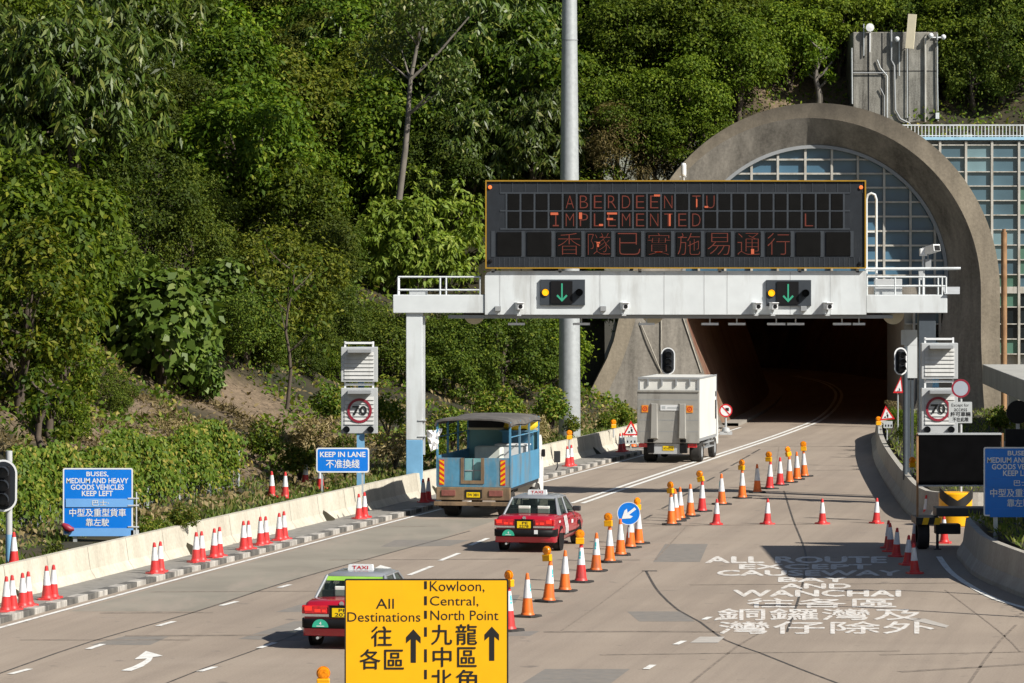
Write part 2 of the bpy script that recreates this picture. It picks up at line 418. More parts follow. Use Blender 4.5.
def terrain_mat():
    m = bpy.data.materials.new('hill_earth'); nt, b = nodes_of(m)
    co = N(nt, 'ShaderNodeTexCoord').outputs['Object']
    n1 = noise(nt, co, 0.5, 6, 0.65); n2 = noise(nt, co, 5, 5, 0.7)
    c = ramp(nt, n1, [(0.35, (0.016, 0.017, 0.006)), (0.6, (0.035, 0.028, 0.012)), (0.75, (0.06, 0.045, 0.022))])
    d = ramp(nt, n2, [(0.3, (0.07, 0.05, 0.03)), (0.7, (0.23, 0.17, 0.11))])
    cur = None
    for cx, cy, cz, rr in SOIL:
        vm = N(nt, 'ShaderNodeVectorMath', operation='DISTANCE'); vm.inputs[1].default_value = (cx, cy, cz); nt.links.new(co, vm.inputs[0])
        dv = N(nt, 'ShaderNodeMath', operation='DIVIDE'); dv.inputs[1].default_value = rr; nt.links.new(vm.outputs['Value'], dv.inputs[0])
        if cur is None: cur = dv.outputs[0]
        else:
            mn = N(nt, 'ShaderNodeMath', operation='MINIMUM'); nt.links.new(cur, mn.inputs[0]); nt.links.new(dv.outputs[0], mn.inputs[1]); cur = mn.outputs[0]
    ad = N(nt, 'ShaderNodeMath', operation='MULTIPLY_ADD'); ad.inputs[1].default_value = 1.1
    nt.links.new(n1, ad.inputs[0]); nt.links.new(cur, ad.inputs[2])
    f = N(nt, 'ShaderNodeMapRange'); f.inputs[1].default_value = 1.25; f.inputs[2].default_value = 1.75; f.inputs[3].default_value = 1; f.inputs[4].default_value = 0
    nt.links.new(ad.outputs[0], f.inputs[0])
    c = mixrgb(nt, f.outputs[0], c, d)
    nt.links.new(c, b.inputs['Base Color']); b.inputs['Roughness'].default_value = 0.95
    bump(nt, b, n2, 0.6, 0.08)
    return m
M['earth'] = terrain_mat()
# ------------------------------------------------------------------ ground, road, kerb
g = MB(); g.sheet([(-1500, -1500), (1500, -1500), (1500, 1500), (-1500, 1500)], -1.4); struct(g.build('ground', 'earth'))
g = MB(); g.sheet([(-45, -30), (60, -30), (60, 320), (-45, 320)], 0.0); struct(g.build('road', 'road'))
kp = [p for p in left_path]
def P3(path, z): return [(p[0], p[1], z) for p in path]
k = MB()
e0 = offset_path(kp, -0.35); e1 = offset_path(kp, 1.02)
k.strip(P3(e0, 0.12), P3(e1, 0.12), 0)
struct(k.build('kerb_walk', 'kerbtop'))
k = MB(); fine = catmull(kp[::4], 0.75)
e1 = offset_path(fine, 1.02); e2 = offset_path(fine, 1.31); rng = random.Random(5)
for i in range(len(fine) - 1):
    j = rng.uniform(-0.012, 0.012); a = 0.03
    p = [Vector((*e1[i], 0)), Vector((*e2[i], 0)), Vector((*e2[i + 1], 0)), Vector((*e1[i + 1], 0))]
    q = [p[0].lerp(p[3], a), p[1].lerp(p[2], a), p[2].lerp(p[1], a), p[3].lerp(p[0], a)]
    top = [(v.x + j, v.y, 0.135 + j) for v in q]; bot = [(v.x + j, v.y, -0.02) for v in q]
    k.raw(top + bot, [(0, 1, 2, 3), (0, 4, 5, 1), (1, 5, 6, 2), (2, 6, 7, 3), (3, 7, 4, 0)], i % 2)
struct(k.build('kerb', ['kerbblack', 'kerbwhite'], bevel=0.015))

# ------------------------------------------------------------------ painted markings, joints and patches (sheets 4 mm apart)
def line_on(mb, pts, w, z, mi=0):
    a = offset_path(pts, -w / 2); b = offset_path(pts, w / 2); mb.strip(P3(a, z), P3(b, z), mi)
def gpath(pxs, step=2.0): return catmull([G(*p) for p in pxs], step)
mk = MB()
line_on(mk, offset_path(left_path, 1.62), 0.13, 0.012)                                     # edge line along the kerb
dbl = gpath([(577, 503.5), (640, 482), (710, 458.5), (766, 440), (798, 428.5), (820, 419), (835, 405), (838, 392), (824, 382.5), (795, 376)])
line_on(mk, offset_path(dbl, -0.17), 0.17, 0.012); line_on(mk, offset_path(dbl, 0.17), 0.17, 0.012)
rl = gpath([(939, 557), (946, 567), (955, 576), (975, 589), (997, 600), (1024, 608), (1060, 620)])
line_on(mk, rl, 0.16, 0.012)
for a, b in [((10, 674.5), (30, 669.3)), ((88, 649.5), (103, 644.5)), ((158, 626.3), (174, 621.8)), ((221, 606), (237, 601.8)), ((279, 588), (290, 585)),
             ((199, 672), (215, 667.3)), ((259, 648.5), (275, 643)), ((409, 575.5), (432, 566.5)), ((440, 561), (459, 553.5)), ((470, 545.7), (488, 538.5)),
             ((646, 669.5), (653, 665.3)), ((675.5, 645), (684, 641.3)), ((704, 620), (710, 617.3))]:
    line_on(mk, [G(*a), G(*b)], 0.14, 0.012)
struct(mk.build('lane_lines', 'roadwhite'))
ar = MB()
for poly in ([(121, 671), (133, 667), (143, 662), (147, 659), (134.5, 659.8), (146, 651.5), (163, 656.3), (153, 657.6), (151, 661.3), (143, 667), (131, 671.5)],
             [(374, 569), (380.5, 565.5), (392, 568.5), (383.5, 569.5)], [(293, 631), (300, 627.5), (303, 631)]):
    ar.sheet([G(*p) for p in poly], 0.012)
struct(ar.build('arrow_markings', 'roadwhite'))
tx = MB()
M['oldpaint'] = pm('worn_lettering_paint', (0.66, 0.65, 0.62), 0.75, 0, 0.08, 3, (0.40, 0.335, 0.275), 0.42, 7, (1, 0.6, 1))
for s, x0, x1, y0, y1, bd in [('ALL ROUTE', 706, 886, 556.4, 563.6, .0), ('EXCEPT', 740, 871, 564.2, 569.6, .0), ('CAUSEWAY', 718, 900, 570.2, 576.2, .0), ('BAY', 779, 847, 577.2, 582.4, .0),
                              ('AND', 781, 850, 583.6, 589, .0), ('WANCHAI', 734, 900, 589.8, 597.2, .0), ('往各區', 747, 896, 598.4, 608, .02), ('銅鑼灣及', 718, 922, 608.8, 620.6, .02), ('灣仔除外', 719, 934, 621.6, 634.2, .02)]:
    cjk = ord(s[0]) > 0x2000; v, f = text2d(s, 0.5, 0.5, 1, 1, 0 if cjk else bd)
    for k, (ex, ey) in enumerate(((0, 0), (.45, 0), (-.45, 0), (0, .25), (0, -.25)) if cjk else ((0, 0), (1.1, 0), (-1.1, 0), (0, .3), (0, -.3))):
        pts = [G(x0 + (x1 - x0) * p[0] + ex, (y0 + y1) / 2 + (y0 - y1) * (.86 if not cjk else .95) * (p[1] - .5) + ey) for p in v]
        tx.raw([(p[0], p[1], 0.006 + .0005 * k) for p in pts], f)
tx.sheet([G(*p) for p in [(905, 619), (925, 619), (949, 626), (946, 628)]], 0.008, 1); tx.sheet([G(*p) for p in [(690, 643), (700, 637), (725, 637), (718, 643)]], 0.008, 1)
tx.sheet([G(*p) for p in [(716, 618.5), (722, 617), (720, 620), (714, 621)]], 0.012, 0)
M['ghost'] = pm('worn_paint', (0.40, 0.375, 0.34), 0.8, 0, 0.1, 4)
struct(tx.build('road_lettering', ['oldpaint', 'ghost']))
jt = MB()
J = [([(330, 560), (520, 559)], .3, 1), ([(150, 592), (330, 591)], .3, 1), ([(690, 585), (960, 583)], .3, 1), ([(560, 470), (690, 469)], .3, 1), ([(700, 471), (860, 470)], .35, 1), ([(730, 447), (865, 446)], .4, 1), ([(880, 655), (1024, 652)], .25, 1), ([(600, 655), (900, 651)], .25, 1), ([(20, 640), (190, 640)], .25, 1), ([(-10, 677), (90, 642), (195, 612), (285, 582.5), (375, 557), (436, 540.5), (470, 531)], .09, 0), ([(150, 690), (205, 668), (250, 652), (330, 622), (400, 597)], .08, 0),
     ([(646, 571), (652, 582), (660, 593.5), (678, 610), (700, 622), (725, 640), (760, 653), (800, 669), (850, 688)], .10, 0), ([(642, 571), (657, 571)], .5, 0), ([(561, 631), (600, 604), (643, 571.5)], .05, 1),
     ([(544, 632), (640, 631.5), (725, 632)], .5, 1), ([(760, 633), (738, 646), (712, 666), (690, 684)], .10, 1), ([(1016, 625), (1000, 641), (985, 660), (968, 685)], .10, 1),
     ([(784, 491), (793, 519.6), (806, 556), (801, 590), (787, 632)], .09, 0), ([(775, 474), (779, 447)], .05, 1), ([(687, 526), (671, 543), (655, 560)], .06, 1),
     ([(640, 526), (740, 525), (830, 524)], .4, 1), ([(100, 613), (213, 612.6)], .35, 1), ([(125, 636), (300, 635)], .45, 1), ([(60, 592), (200, 565), (300, 542), (400, 520)], .05, 1),
     ([(520, 598), (560, 598)], .3, 1), ([(380, 527), (440, 526)], .3, 1), ([(684, 462), (640, 473), (560, 496), (520, 512)], .05, 1), ([(600, 560), (640, 560)], .4, 1), ([(900, 672), (1030, 664)], .4, 1), ([(945, 590), (1000, 632), (1020, 652)], .06, 1)]
for p, w, mi in J: line_on(jt, gpath(p), w * (.62 if w < .25 else .55), 0.004, mi)
for x, y in [(648, 517), (666, 506.5), (684, 495.4), (696, 488.5), (710.6, 479.2), (724, 470.8), (735, 463.7), (746, 457.2), (756, 451.4)]:
    line_on(jt, [G(x - 4, y + 2.2), G(x + 4, y - 2.2)], 0.09, 0.004, 0)
struct(jt.build('road_joints', ['tar', 'tarfaint']))
pt = MB()
for q in ([(627, 611.5), (683, 611.5), (695, 621.5), (639, 621.5)], [(521, 684), (545, 669), (630, 669), (610, 684)], [(90, 645), (125, 636), (170, 636), (150, 645)], [(238, 639), (295, 621), (345, 621), (300, 641)],
          [(276, 612), (305, 603), (345, 603), (330, 612)], [(665, 544), (708, 544), (700, 562), (653, 562)], [(505, 631), (540, 631), (530, 636), (505, 636)], [(500, 595), (520, 595), (515, 603), (500, 603)], [(395, 540), (470, 540), (450, 546), (380, 547)]):
    pt.sheet([G(*p) for p in q], 0.002)
struct(pt.build('road_patches', 'patch'))
sl2 = MB(); a = gpath([(195, 611.4), (285, 582), (375, 556.4), (436, 540), (500, 519)], 2)
b2 = [np.array((Xb(p[1]) + 1.85, p[1])) for p in a]
sl2.strip(P3(b2, 0.0015), P3(a, 0.0015), 0); struct(sl2.build('road_slab', 'slab2'))

# ------------------------------------------------------------------ concrete barriers
PROF = [(0.0, -0.05), (0.0, 0.10), (-0.16, 0.34), (-0.24, 0.90), (-0.42, 0.90), (-0.50, 0.34), (-0.62, 0.10), (-0.62, -0.05)]
b = MB(); sweep(b, PROF, left_path)
lbar = b.build('concrete_barrier', 'barrier')
for q in range(3, len(left_path) - 1, 2):
    a = offset_path(left_path[q - 1:q + 2], 0)[1]; t_ = np.array(left_path[q + 1]) - np.array(left_path[q - 1]); t_ = t_ / np.linalg.norm(t_); nrm = np.array((t_[1], -t_[0]))
    P = [(a + nrm * (d + .004), z) for d, z in PROF[1:4]] + [(a + nrm * (PROF[4][0]), .904)]
    m = MB()
    for (p0, z0), (p1, z1) in zip(P, P[1:]): m.raw([(*(p0 - t_ * .012), z0), (*(p0 + t_ * .012), z0), (*(p1 + t_ * .012), z1), (*(p1 - t_ * .012), z1)], [(0, 1, 2, 3)])
    m.build('joint', 'tarfaint', lbar)
tag(lbar, 'long cream concrete barrier with black and white kerb at the foot of the hillside', 'barrier')
PR2 = [(-d, z) for d, z in PROF]
b = MB(); sweep(b, [(d, z * 1.0) for d, z in PROF], catmull(far_right, 1.0))
tag(b.build('concrete_barrier', 'barrier2'), 'curving grey concrete barrier running from the trailer into the tunnel mouth', 'barrier')
b = MB(); sweep(b, [(d, z * 1.1) for d, z in PR2], catmull(near_right, 1.0)[::-1])
tag(b.build('concrete_barrier', 'barrier2'), 'grey concrete barrier with rounded end around the grass bed, beside the arrow board trailer', 'barrier')

# ------------------------------------------------------------------ hill
xs = np.arange(-75, 78, 1.5); ys = np.arange(58, 340, 1.5)
t = MB(); nx = len(xs)
verts = [(x, y, H(x, y)) for y in ys for x in xs]; faces = []; mats = []
for j in range(len(ys) - 1):
    for i in range(nx - 1):
        if xs[i] > 3.9 and 183.5 < ys[j] < 191.5: continue
        zz = [verts[j * nx + i][2], verts[j * nx + i + 1][2], verts[(j + 1) * nx + i][2], verts[(j + 1) * nx + i + 1][2]]
        if max(zz) < -0.5: continue
        faces.append((j * nx + i, j * nx + i + 1, (j + 1) * nx + i + 1, (j + 1) * nx + i))
t.raw(verts, faces, 0, True); struct(t.build('hillside', 'earth'))
def bed(name, path, xr, z):
    m = MB(); a = [(p[0] + 0.3, p[1], z) for p in path]; bb = [(xr, p[1], z + 0.1) for p in path]
    m.strip(a, bb, 0); struct(m.build(name, 'earth'))
bed('planting_bed', [(19.9, 187), (16.4, 174), (15.8, 168), (14.9, 157), (14.0, 145), (13.0, 128), (12.75, 121.5), (13.1, 119.4)], 60, 0.84)
bed('planting_bed', [(12.8, 107.2), (12.3, 102.5), (12.1, 98), (12.5, 92), (13.1, 84), (14, 74), (15.4, 60)], 60, 0.95)
# ------------------------------------------------------------------ tunnel portal
YR, YF = 186.5, 187.8
def arc(cx, cy, rx, ry, a0, a1, n): return [(cx + rx * math.cos(R(a0 + (a1 - a0) * k / n)), cy - ry * math.sin(R(a0 + (a1 - a0) * k / n))) for k in range(n + 1)]
def YRq(i):                              # the hood juts further out on its right side
    a = 0.0 if i < 3 else 170.0 * (i - 3) / 56 if i < 60 else 175.0
    return YF - 0.6 - 1.35 * max(0.0, math.cos(R(a))) ** 0.8
outer = [(1003, 432), (1001, 390), (1000, 340)] + arc(817, 291, 183, 188, 0, 170, 56) + [(627, 290), (618.6, 319.5), (613.7, 341), (607, 358.6), (595, 382), (581.5, 409), (570, 436)]
lip = [(986, 432), (983, 390), (981, 340)] + arc(810, 291, 171, 173, 0, 170, 56) + [(639, 290), (635, 321.5), (628, 345), (620.5, 366), (609, 390), (595, 417), (584, 440)]
inner = [(908, 428), (925, 375), (941, 330)] + arc(815, 278, 133, 133, 0, 170, 56) + [(684, 290), (687, 322), (695, 348), (704.5, 374), (713, 400), (719, 416), (724, 428)]
def at(pxs, Y, Y2=None): return [(PX(p[0], Y), Y2 or Y, PZ(p[1], Y)) for p in pxs]
tp = thing('tunnel_portal', 'arched concrete tunnel mouth with flared ring and glazed half-round screen', 'tunnel portal', (14.5, YR, 0))
o = Vector((-14.5, -YR, 0))
def atr(pxs): return [(PX(p[0], YRq(i)), YRq(i), PZ(p[1], YRq(i))) for i, p in enumerate(pxs)]
def shift(l): return [tuple(Vector(p) + o) for p in l]
m = MB(); m.strip(shift(atr(outer)), shift(atr(lip)), 0, False)
m.strip(shift(atr(outer)), shift([(p[0], 193, p[2]) for p in atr(outer)]), 0, True); m.build('ring', 'portalface', tp)
m = MB(); L0, L1 = atr(lip), at(inner, YF)
rows = [shift([tuple(Vector(a).lerp(Vector(c), q / 5)) for a, c in zip(L0, L1)]) for q in range(6)]
m.grid(rows, 0, True); m.build('flared_reveal', 'portal', tp)
def foot_line(pxs):
    m = MB(); m.tube(shift([(PX(x, YF - q), YF - q, PZ(y, YF - q)) for x, y, q in pxs]), .03, 5); m.build('formwork_joint', 'portal_joint', tp)
M['portal_joint'] = pm('portal_joint', (0.36, 0.34, 0.29), 0.8, 0, 0.2, 4)
foot_line([(640, 322, .60), (650, 345, .52), (661, 372, .36)]); foot_line([(661, 318, .36), (661.5, 345, .38), (661, 372, .36)]); foot_line([(683, 318, .08), (692, 345, .06), (701, 372, .05)])
GZ = PZ(286, YF)
gl = MB(); gp = [p for p in arc(815, 278, 131, 131, -3, 183, 50)]
sheet_xz(gl, [(p[0] + o.x, p[2]) for p in at(gp, YF + 0.25)], YF + 0.25 + o.y)
def skyglass(name, tint, rough=0.06):
    m = bpy.data.materials.new(name); nt, b = nodes_of(m)
    co = N(nt, 'ShaderNodeTexCoord').outputs['Object']
    n1 = noise(nt, co, 0.35, 3, 0.5)
    cc = ramp(nt, n1, [(0.3, tuple(c * 0.75 for c in tint)), (0.7, tuple(c * 1.25 for c in tint))])
    nt.links.new(cc, b.inputs['Base Color']); b.inputs['Roughness'].default_value = rough; b.inputs['Specular IOR Level'].default_value = 0.55
    return m
M['tglass'] = skyglass('screen_glass', (0.065, 0.145, 0.22))
M['bglass'] = skyglass('building_glass', (0.07, 0.125, 0.16)); M['bglass2'] = skyglass('building_glass_green', (0.08, 0.17, 0.13)); M['bglass3'] = skyglass('building_glass_pale', (0.15, 0.24, 0.27)); M['bglass4'] = skyglass('building_glass_dark', (0.01, 0.014, 0.016))
gpn = gl.build('glazed_screen', 'tglass', tp)
mu = MB(); C0 = at([(815, 278)], YF)[0]; r = 131 * YF / F
for px in (699, 725.3, 751.7, 778, 805.5, 832, 858, 884.3, 910.6, 935):
    x = PX(px, YF); d = abs(x - C0[0])
    if d < r: mu.box(x - 0.055 + o.x, x + 0.055 + o.x, YF + 0.05 + o.y, YF + 0.22 + o.y, GZ, C0[2] + math.sqrt(r * r - d * d))
for py in (159.5, 173.6, 187.6, 202, 216.5, 231, 245.5, 260.5, 275.5):
    z = PZ(py, YF); d = abs(z - C0[2]); w = math.sqrt(max(0, r * r - d * d))
    mu.box(C0[0] - w + o.x, C0[0] + w + o.x, YF + 0.07 + o.y, YF + 0.20 + o.y, z - 0.042, z + 0.042)
M['mullion'] = pm('white_mullion', (0.45, 0.44, 0.40), 0.5, 0, 0.08, 3, (0.25, 0.22, 0.17), 0.3, 3)
mu.build('mullions', 'mullion', gpn)
m = MB(); a = at(arc(815, 278, 133, 133, -3, 183, 60), YF); b_ = at(arc(815, 278, 129.6, 129.6, -3, 183, 60), YF)
m.grid([shift(a), shift([(p[0], p[1] - 0.06, p[2]) for p in a]), shift([(p[0], p[1] - 0.06, p[2]) for p in b_]), shift([(p[0], p[1] + 0.2, p[2]) for p in b_])], 0, False)
m.build('screen_frame', 'grey', tp)
m = MB(); m.box(PX(681, YF) + o.x, PX(949, YF) + o.x, YF - 0.1 + o.y, YF + 0.7 + o.y, PZ(300, YF), GZ); m.build('lintel', 'portal', tp)
# tunnel tube, curving away
sec = [(908, 428), (925, 375), (941, 330), (946, 299), (683, 299), (687, 322), (695, 348), (704.5, 374), (713, 400), (719, 416), (724, 428)]
cen = [(187.8, 0), (195, 1.1), (205, 2.4), (216, 3.7), (227, 4.8), (238, 5.6), (250, 6.0), (262, 5.7), (272, 4.6), (282, 2.8), (292, 0.0)]
cx0 = [np.array(p) for p in cen]; rows = []
cy = np.arange(187.8, 292, 3.0); cxs = np.interp(cy, [c[0] for c in cen], [c[1] for c in cen])
for Y, dx in zip(cy, cxs): rows.append([(PX(p[0], YF) + dx + o.x, Y + o.y, PZ(p[1], YF)) for p in sec])
m = MB(); m.grid(rows, 0, False); m.face(rows[-1], 0); m.build('bore_lining', 'tunnelwall', tp)
M['sodium'] = emis('sodium_lamp', (1.0, 0.40, 0.11), 0.42)
for q in range(2, len(cy) - 1, 2):
    for side in (-3.4, 3.4):
        m = MB(); m.box(-.15, .15, -1.0, 1.0, -.08, 0); m.build('ceiling_lamp', 'sodium', tp, (PX(814, YF) + cxs[q] + o.x + side, cy[q] + o.y, PZ(299, YF) - .05))
M['tile'] = pm('tunnel_kerb', (0.28, 0.26, 0.23), 0.7)
m = MB(); l = [(PX(724, YF) + dx + o.x - 0.2, Y + o.y) for Y, dx in zip(cy, cxs)]
m.strip(P3(offset_path(l, 0), 0.15), P3(offset_path(l, 0.9), 0.15), 0); m.strip(P3(offset_path(l, 0.9), 0.15), P3(offset_path(l, 0.9), 0), 0); m.build('walkway', 'tile', tp)

# ------------------------------------------------------------------ glazed plant building beside the portal
BY = 188.6
bt = thing('plant_building', 'glass fronted building with blue and green panes and railed roof beside the tunnel arch', 'building', (27, BY, 0))
def bx(px): return PX(px, BY) - 27
x0, x1 = bx(905), bx(1110); ztop, zbot = PZ(140, BY), 0.5
m = MB(); m.box(x0, x1, 0.35, 9, zbot, ztop - 0.02); m.build('wall', 'walkc', bt)
vx = [914, 940, 966, 992, 1019, 1045.5, 1072, 1098]; hy = [145, 157.6, 171.7, 186, 200.5, 215, 229.7, 245, 259.7, 274.5, 290, 307, 324, 339, 354]
pn = MB(); rng = random.Random(3)
for i in range(len(vx) - 1):
    for j in range(len(hy) - 1):
        q = rng.random(); low = j >= 10
        mi = 3 if low and q < .7 else 1 if q > .93 else 2 if q > .86 else 0
        if (i, j) in ((4, 3), (4, 4), (4, 7), (4, 8), (3, 9)): mi = 1
        if (i, j) in ((3, 7),): mi = 2
        t1 = rng.uniform(-.004, .004)
        pn.raw([(bx(vx[i]), 0.1 + t1, PZ(hy[j], BY)), (bx(vx[i + 1]), 0.1 - t1, PZ(hy[j], BY)), (bx(vx[i + 1]), 0.1 - t1, PZ(hy[j + 1], BY)), (bx(vx[i]), 0.1 + t1, PZ(hy[j + 1], BY))], [(0, 1, 2, 3)], mi)
pnl = pn.build('glazing', ['bglass', 'bglass2', 'bglass3', 'bglass4'], bt)
m = MB()
for px in vx: m.box(bx(px) - 0.055, bx(px) + 0.055, -0.06, 0.34, zbot, ztop - 0.05)
for k, py in enumerate(hy): m.box(x0, x1, -0.02, 0.3, PZ(py, BY) - (0.16 if k == 10 else 0.025), PZ(py, BY) + (0.16 if k == 10 else 0.025))
m.build('mullions', 'mullion', pnl)
M['paleblue'] = pm('roof_edge_blue', (0.30, 0.52, 0.68), 0.5)
m = MB(); m.box(x0 - 0.3, x1, -0.15, 9.2, ztop, ztop + 0.14); m.build('roof', 'paleblue', bt)
m = MB(); zr = ztop + 0.14; xx = x0 - 0.2
while xx < x1: m.box(xx - 0.02, xx + 0.02, 0.0, 0.04, zr, zr + 0.55); xx += 0.17
m.box(x0 - 0.3, x1, -0.01, 0.05, zr + 0.55, zr + 0.61); m.box(x0 - 0.3, x1, -0.01, 0.05, zr + 0.05, zr + 0.09); m.build('railing', 'white', bt)
pipe = MB(); YP = 182.5
pipe.cyl((0, 0, 0.4), (0, 0, PZ(232, YP)), 0.14, n=12); pipe.cyl((0, 0, PZ(232, YP)), (0, 0, PZ(229, YP)), 0.09, n=8)
M['rust'] = pm('rusty_paint', (0.33, 0.19, 0.09), 0.7, 0, 0.2, 2, (0.16, 0.07, 0.03), 0.35, 2)
tag(pipe.build('vent_pipe', 'rust', loc=(PX(1004, YP), YP, 0)), 'tall rusty brown pipe standing against the tunnel ring and glass building', 'pipe')

# raised walkway at the edge of the frame
wk = thing('raised_walkway', 'grey concrete raised walkway on a white post below the glass building', 'walkway', (21, 165, 0.7))
m = MB()
pa, pb = Vector((0.1, 10, 0)), Vector((-1.9, -30, 0)); w = Vector((3.4, -0.1, 0))
def slab(z0, z1, a, b, w):
    v = [a, a + w, b + w, b]; m.raw([(p.x, p.y, z) for z in (z0, z1) for p in v], [(0, 1, 2, 3), (4, 5, 6, 7), (0, 1, 5, 4), (1, 2, 6, 5), (2, 3, 7, 6), (3, 0, 4, 7)])
slab(1.75, 2.62, pa, pb, w); m.build('deck', 'walkc', wk, bevel=0.03)
for q in (0.12, 0.45, 0.8): m = MB(); c = pa.lerp(pb, q) + w * 0.3; m.box(c.x - .18, c.x + .18, c.y - .18, c.y + .18, 0, 1.75); m.build('post', 'white', wk)

# ------------------------------------------------------------------ antenna tower above the arch
TY = 193.0
tw = thing('concrete_tower', 'square weathered concrete vent tower with pipes rising behind the tunnel arch', 'tower', (PX(895, TY), TY, 12))
def tx_(px): return PX(px, TY) - PX(895, TY)
def tz_(py): return PZ(py, TY) - 12
m = MB(); m.box(tx_(853), tx_(938), 0, 4, -3, tz_(32)); m.build('shaft', 'towerc', tw, bevel=0.04)
m = MB()
for px in (868.5, 882, 908): m.box(tx_(px) - .03, tx_(px) + .03, -0.012, 0.02, -2, tz_(33))
m.box(tx_(853), tx_(938), -0.012, 0.02, tz_(71) - .02, tz_(71) + .02); m.build('panel_joint', 'ink', tw)
def conduit(pts, r=0.05, mat='steel'):
    r *= .62
    c = MB(); c.tube([(tx_(p[0]), -0.10, tz_(p[1])) for p in pts], r, 6); c.build('conduit', mat, tw)
conduit([(887, 128), (887, 76), (880, 68), (877, 60)], .06); conduit([(891, 30), (891, 60), (894, 66), (895, 110), (900, 119), (924, 131), (932, 139)], .08, 'grey')
conduit([(907, 118), (907, 48)], .05); conduit([(925, 128), (925, 37), (928, 33), (932, 36)], .09, 'mullion'); conduit([(899, 40), (899, 76)], .06)
conduit([(853, 73), (887, 73)], .05, 'grey'); conduit([(863.5, 24), (863.5, 56)], .05); conduit([(870.5, 30), (870.5, 70)], .035, 'mullion'); conduit([(851.5, 48), (852, 104)], .07); conduit([(937, 34), (937, 78), (938, 132)], .06); conduit([(884, 128), (884, 96), (880, 88)], .05, 'grey')
m = MB(); m.box(tx_(935), tx_(938.5), -.35, -.05, tz_(119), tz_(113)); m.build('junction_box', 'white', tw)
def onp(name, label, cat, px, py, fn, mat, Y=TY - .35):
    m = MB(); fn(m); return tag(m.build(name, mat, loc=(PX(px, Y), Y, PZ(py, Y)), bevel=0), label, cat)
onp('dish_antenna', 'small white round dish on top of the concrete tower beside a pole', 'antenna', 870, 27.5, lambda m: (m.lathe([(0, -.02), (.2, 0), (.21, .05), (.18, .14), (0, .16)], axis='y', n=20), m.cyl((0, .1, -.1), (0, .15, -1.2), .03, n=6)), 'signwhite')
M['cream'] = pm('cream_paint', (0.66, 0.60, 0.44), 0.5, 0, 0.05, 3)
pa_ = MB(); pa_.box(-.2, .2, -.12, .12, -.85, .85); pa_.cyl((0, .15, .5), (0, .5, .4), .03, n=6); pa_.cyl((0, .15, -.5), (0, .5, -.6), .03, n=6)
pao = pa_.build('panel_antenna', 'cream', loc=(PX(911, TY - .5), TY - .5, PZ(32, TY))); pao.rotation_euler = (0, R(5), R(-12))
tag(pao, 'tall cream panel antenna leaning on the front of the concrete tower', 'antenna')
def globe(m): m.lathe([(0, .13), (.07, .11), (.125, .04), (.125, -.03), (.07, -.11), (0, -.13)], n=16); m.box(-.03, .03, 0, .4, -.03, .03)
onp('dome_camera', 'white globe lamp in the middle of the tower top, under the panel antenna', 'camera', 897, 39, globe, 'signwhite')
onp('dome_camera', 'white globe on an arm sticking out past the corner of the concrete tower', 'camera', 943.5, 37, lambda m: (globe(m), m.box(-.5, 0, .25, .3, -.03, .03)), 'signwhite')
onp('dome_camera', 'white globe hanging from a bent pipe at the tower top', 'camera', 931, 35.5, globe, 'signwhite')

# ------------------------------------------------------------------ unseen flat roof, added to throw shade on the junction
cn = thing('shade_canopy', 'unseen flat roof on posts, added to shade the junction', 'shelter', (20, 99.5, 0.8))
m = MB(); m.box(-5.9, 6, -6.3, 4.6, 5.9, 6.35); m.build('roof', 'grey', cn)
for x in (-1, 5):
    for y in (-3, 2): m = MB(); m.cyl((x, y, 0), (x, y, 5.9), .14); m.build('post', 'steel', cn)
# ------------------------------------------------------------------ lighting mast
MY = 160.0
ms = thing('lighting_mast', 'very tall tapered grey steel mast rising out of the shrubs beside the gantry', 'mast', (PX(569.5, MY), MY, 1.0))
m = MB(); m.tube([(0, 0, -1), (0, 0, 9.5), (0, 0, 19), (0, 0, 27)], [.46, .39, .29, .24], 24); m.build('pole', 'steel', ms)
m = MB()
for z in (9.4, 16.0): m.cyl((0, 0, z), (0, 0, z + .05), .405 if z < 10 else .335, n=24)
m.build('joint_ring', 'grey', ms)
m = MB(); m.lathe([(.3, 26.2), (.9, 26.3), (.9, 26.6), (.3, 26.8)], n=20); m.build('lamp_carriage', 'grey', ms)

# ------------------------------------------------------------------ overhead gantry
GY = 130.0
gx0 = PX(660, GY)
ga = thing('sign_gantry', 'white steel gantry spanning the road with a blue footed column and railed ends', 'gantry', (gx0, GY, 0))
def gx(px): return PX(px, GY) - gx0
def gz(py): return PZ(py, GY)
def part(name, mat, fn, parent=ga, bevel=0):
    m = MB(); fn(m); return m.build(name, mat, parent, bevel=bevel)
lc = part('column', 'white', lambda m: m.box(gx(406), gx(422.5), 0, .62, gz(440), gz(312)), bevel=.02)
part('painted_foot', 'bluepost', lambda m: m.box(gx(406), gx(422.5), 0, .62, 0.2, gz(440)), lc, .02)
part('cable_tray', 'lgrey', lambda m: (m.box(gx(422.7), gx(425), .2, .4, 1.5, gz(316)), m.box(gx(418), gx(426), -.03, .45, gz(437), gz(436)), m.box(gx(418), gx(426), -.03, .45, gz(421), gz(420))), lc)
part('column', 'darkpost', lambda m: m.box(gx(919), gx(936), .1, .6, .5, gz(312)), bevel=.02)  # shade under the platform put into this column's dark colour
bpoly = [(gx(485), gz(314.5)), (gx(866), gz(314.5)), (gx(866), gz(271)), (gx(492), gz(271)), (gx(487), gz(272.5)), (gx(485), gz(276))]
bm_ = part('beam', 'white', lambda m: m.prism(bpoly, -.15, 1.3), bevel=.015)
for px in (500, 531, 600, 664, 704, 727, 790, 830): part('panel_seam', 'lgrey', lambda m: m.box(gx(px) - .012, gx(px) + .012, -.155, -.12, gz(314), gz(272)), bm_)
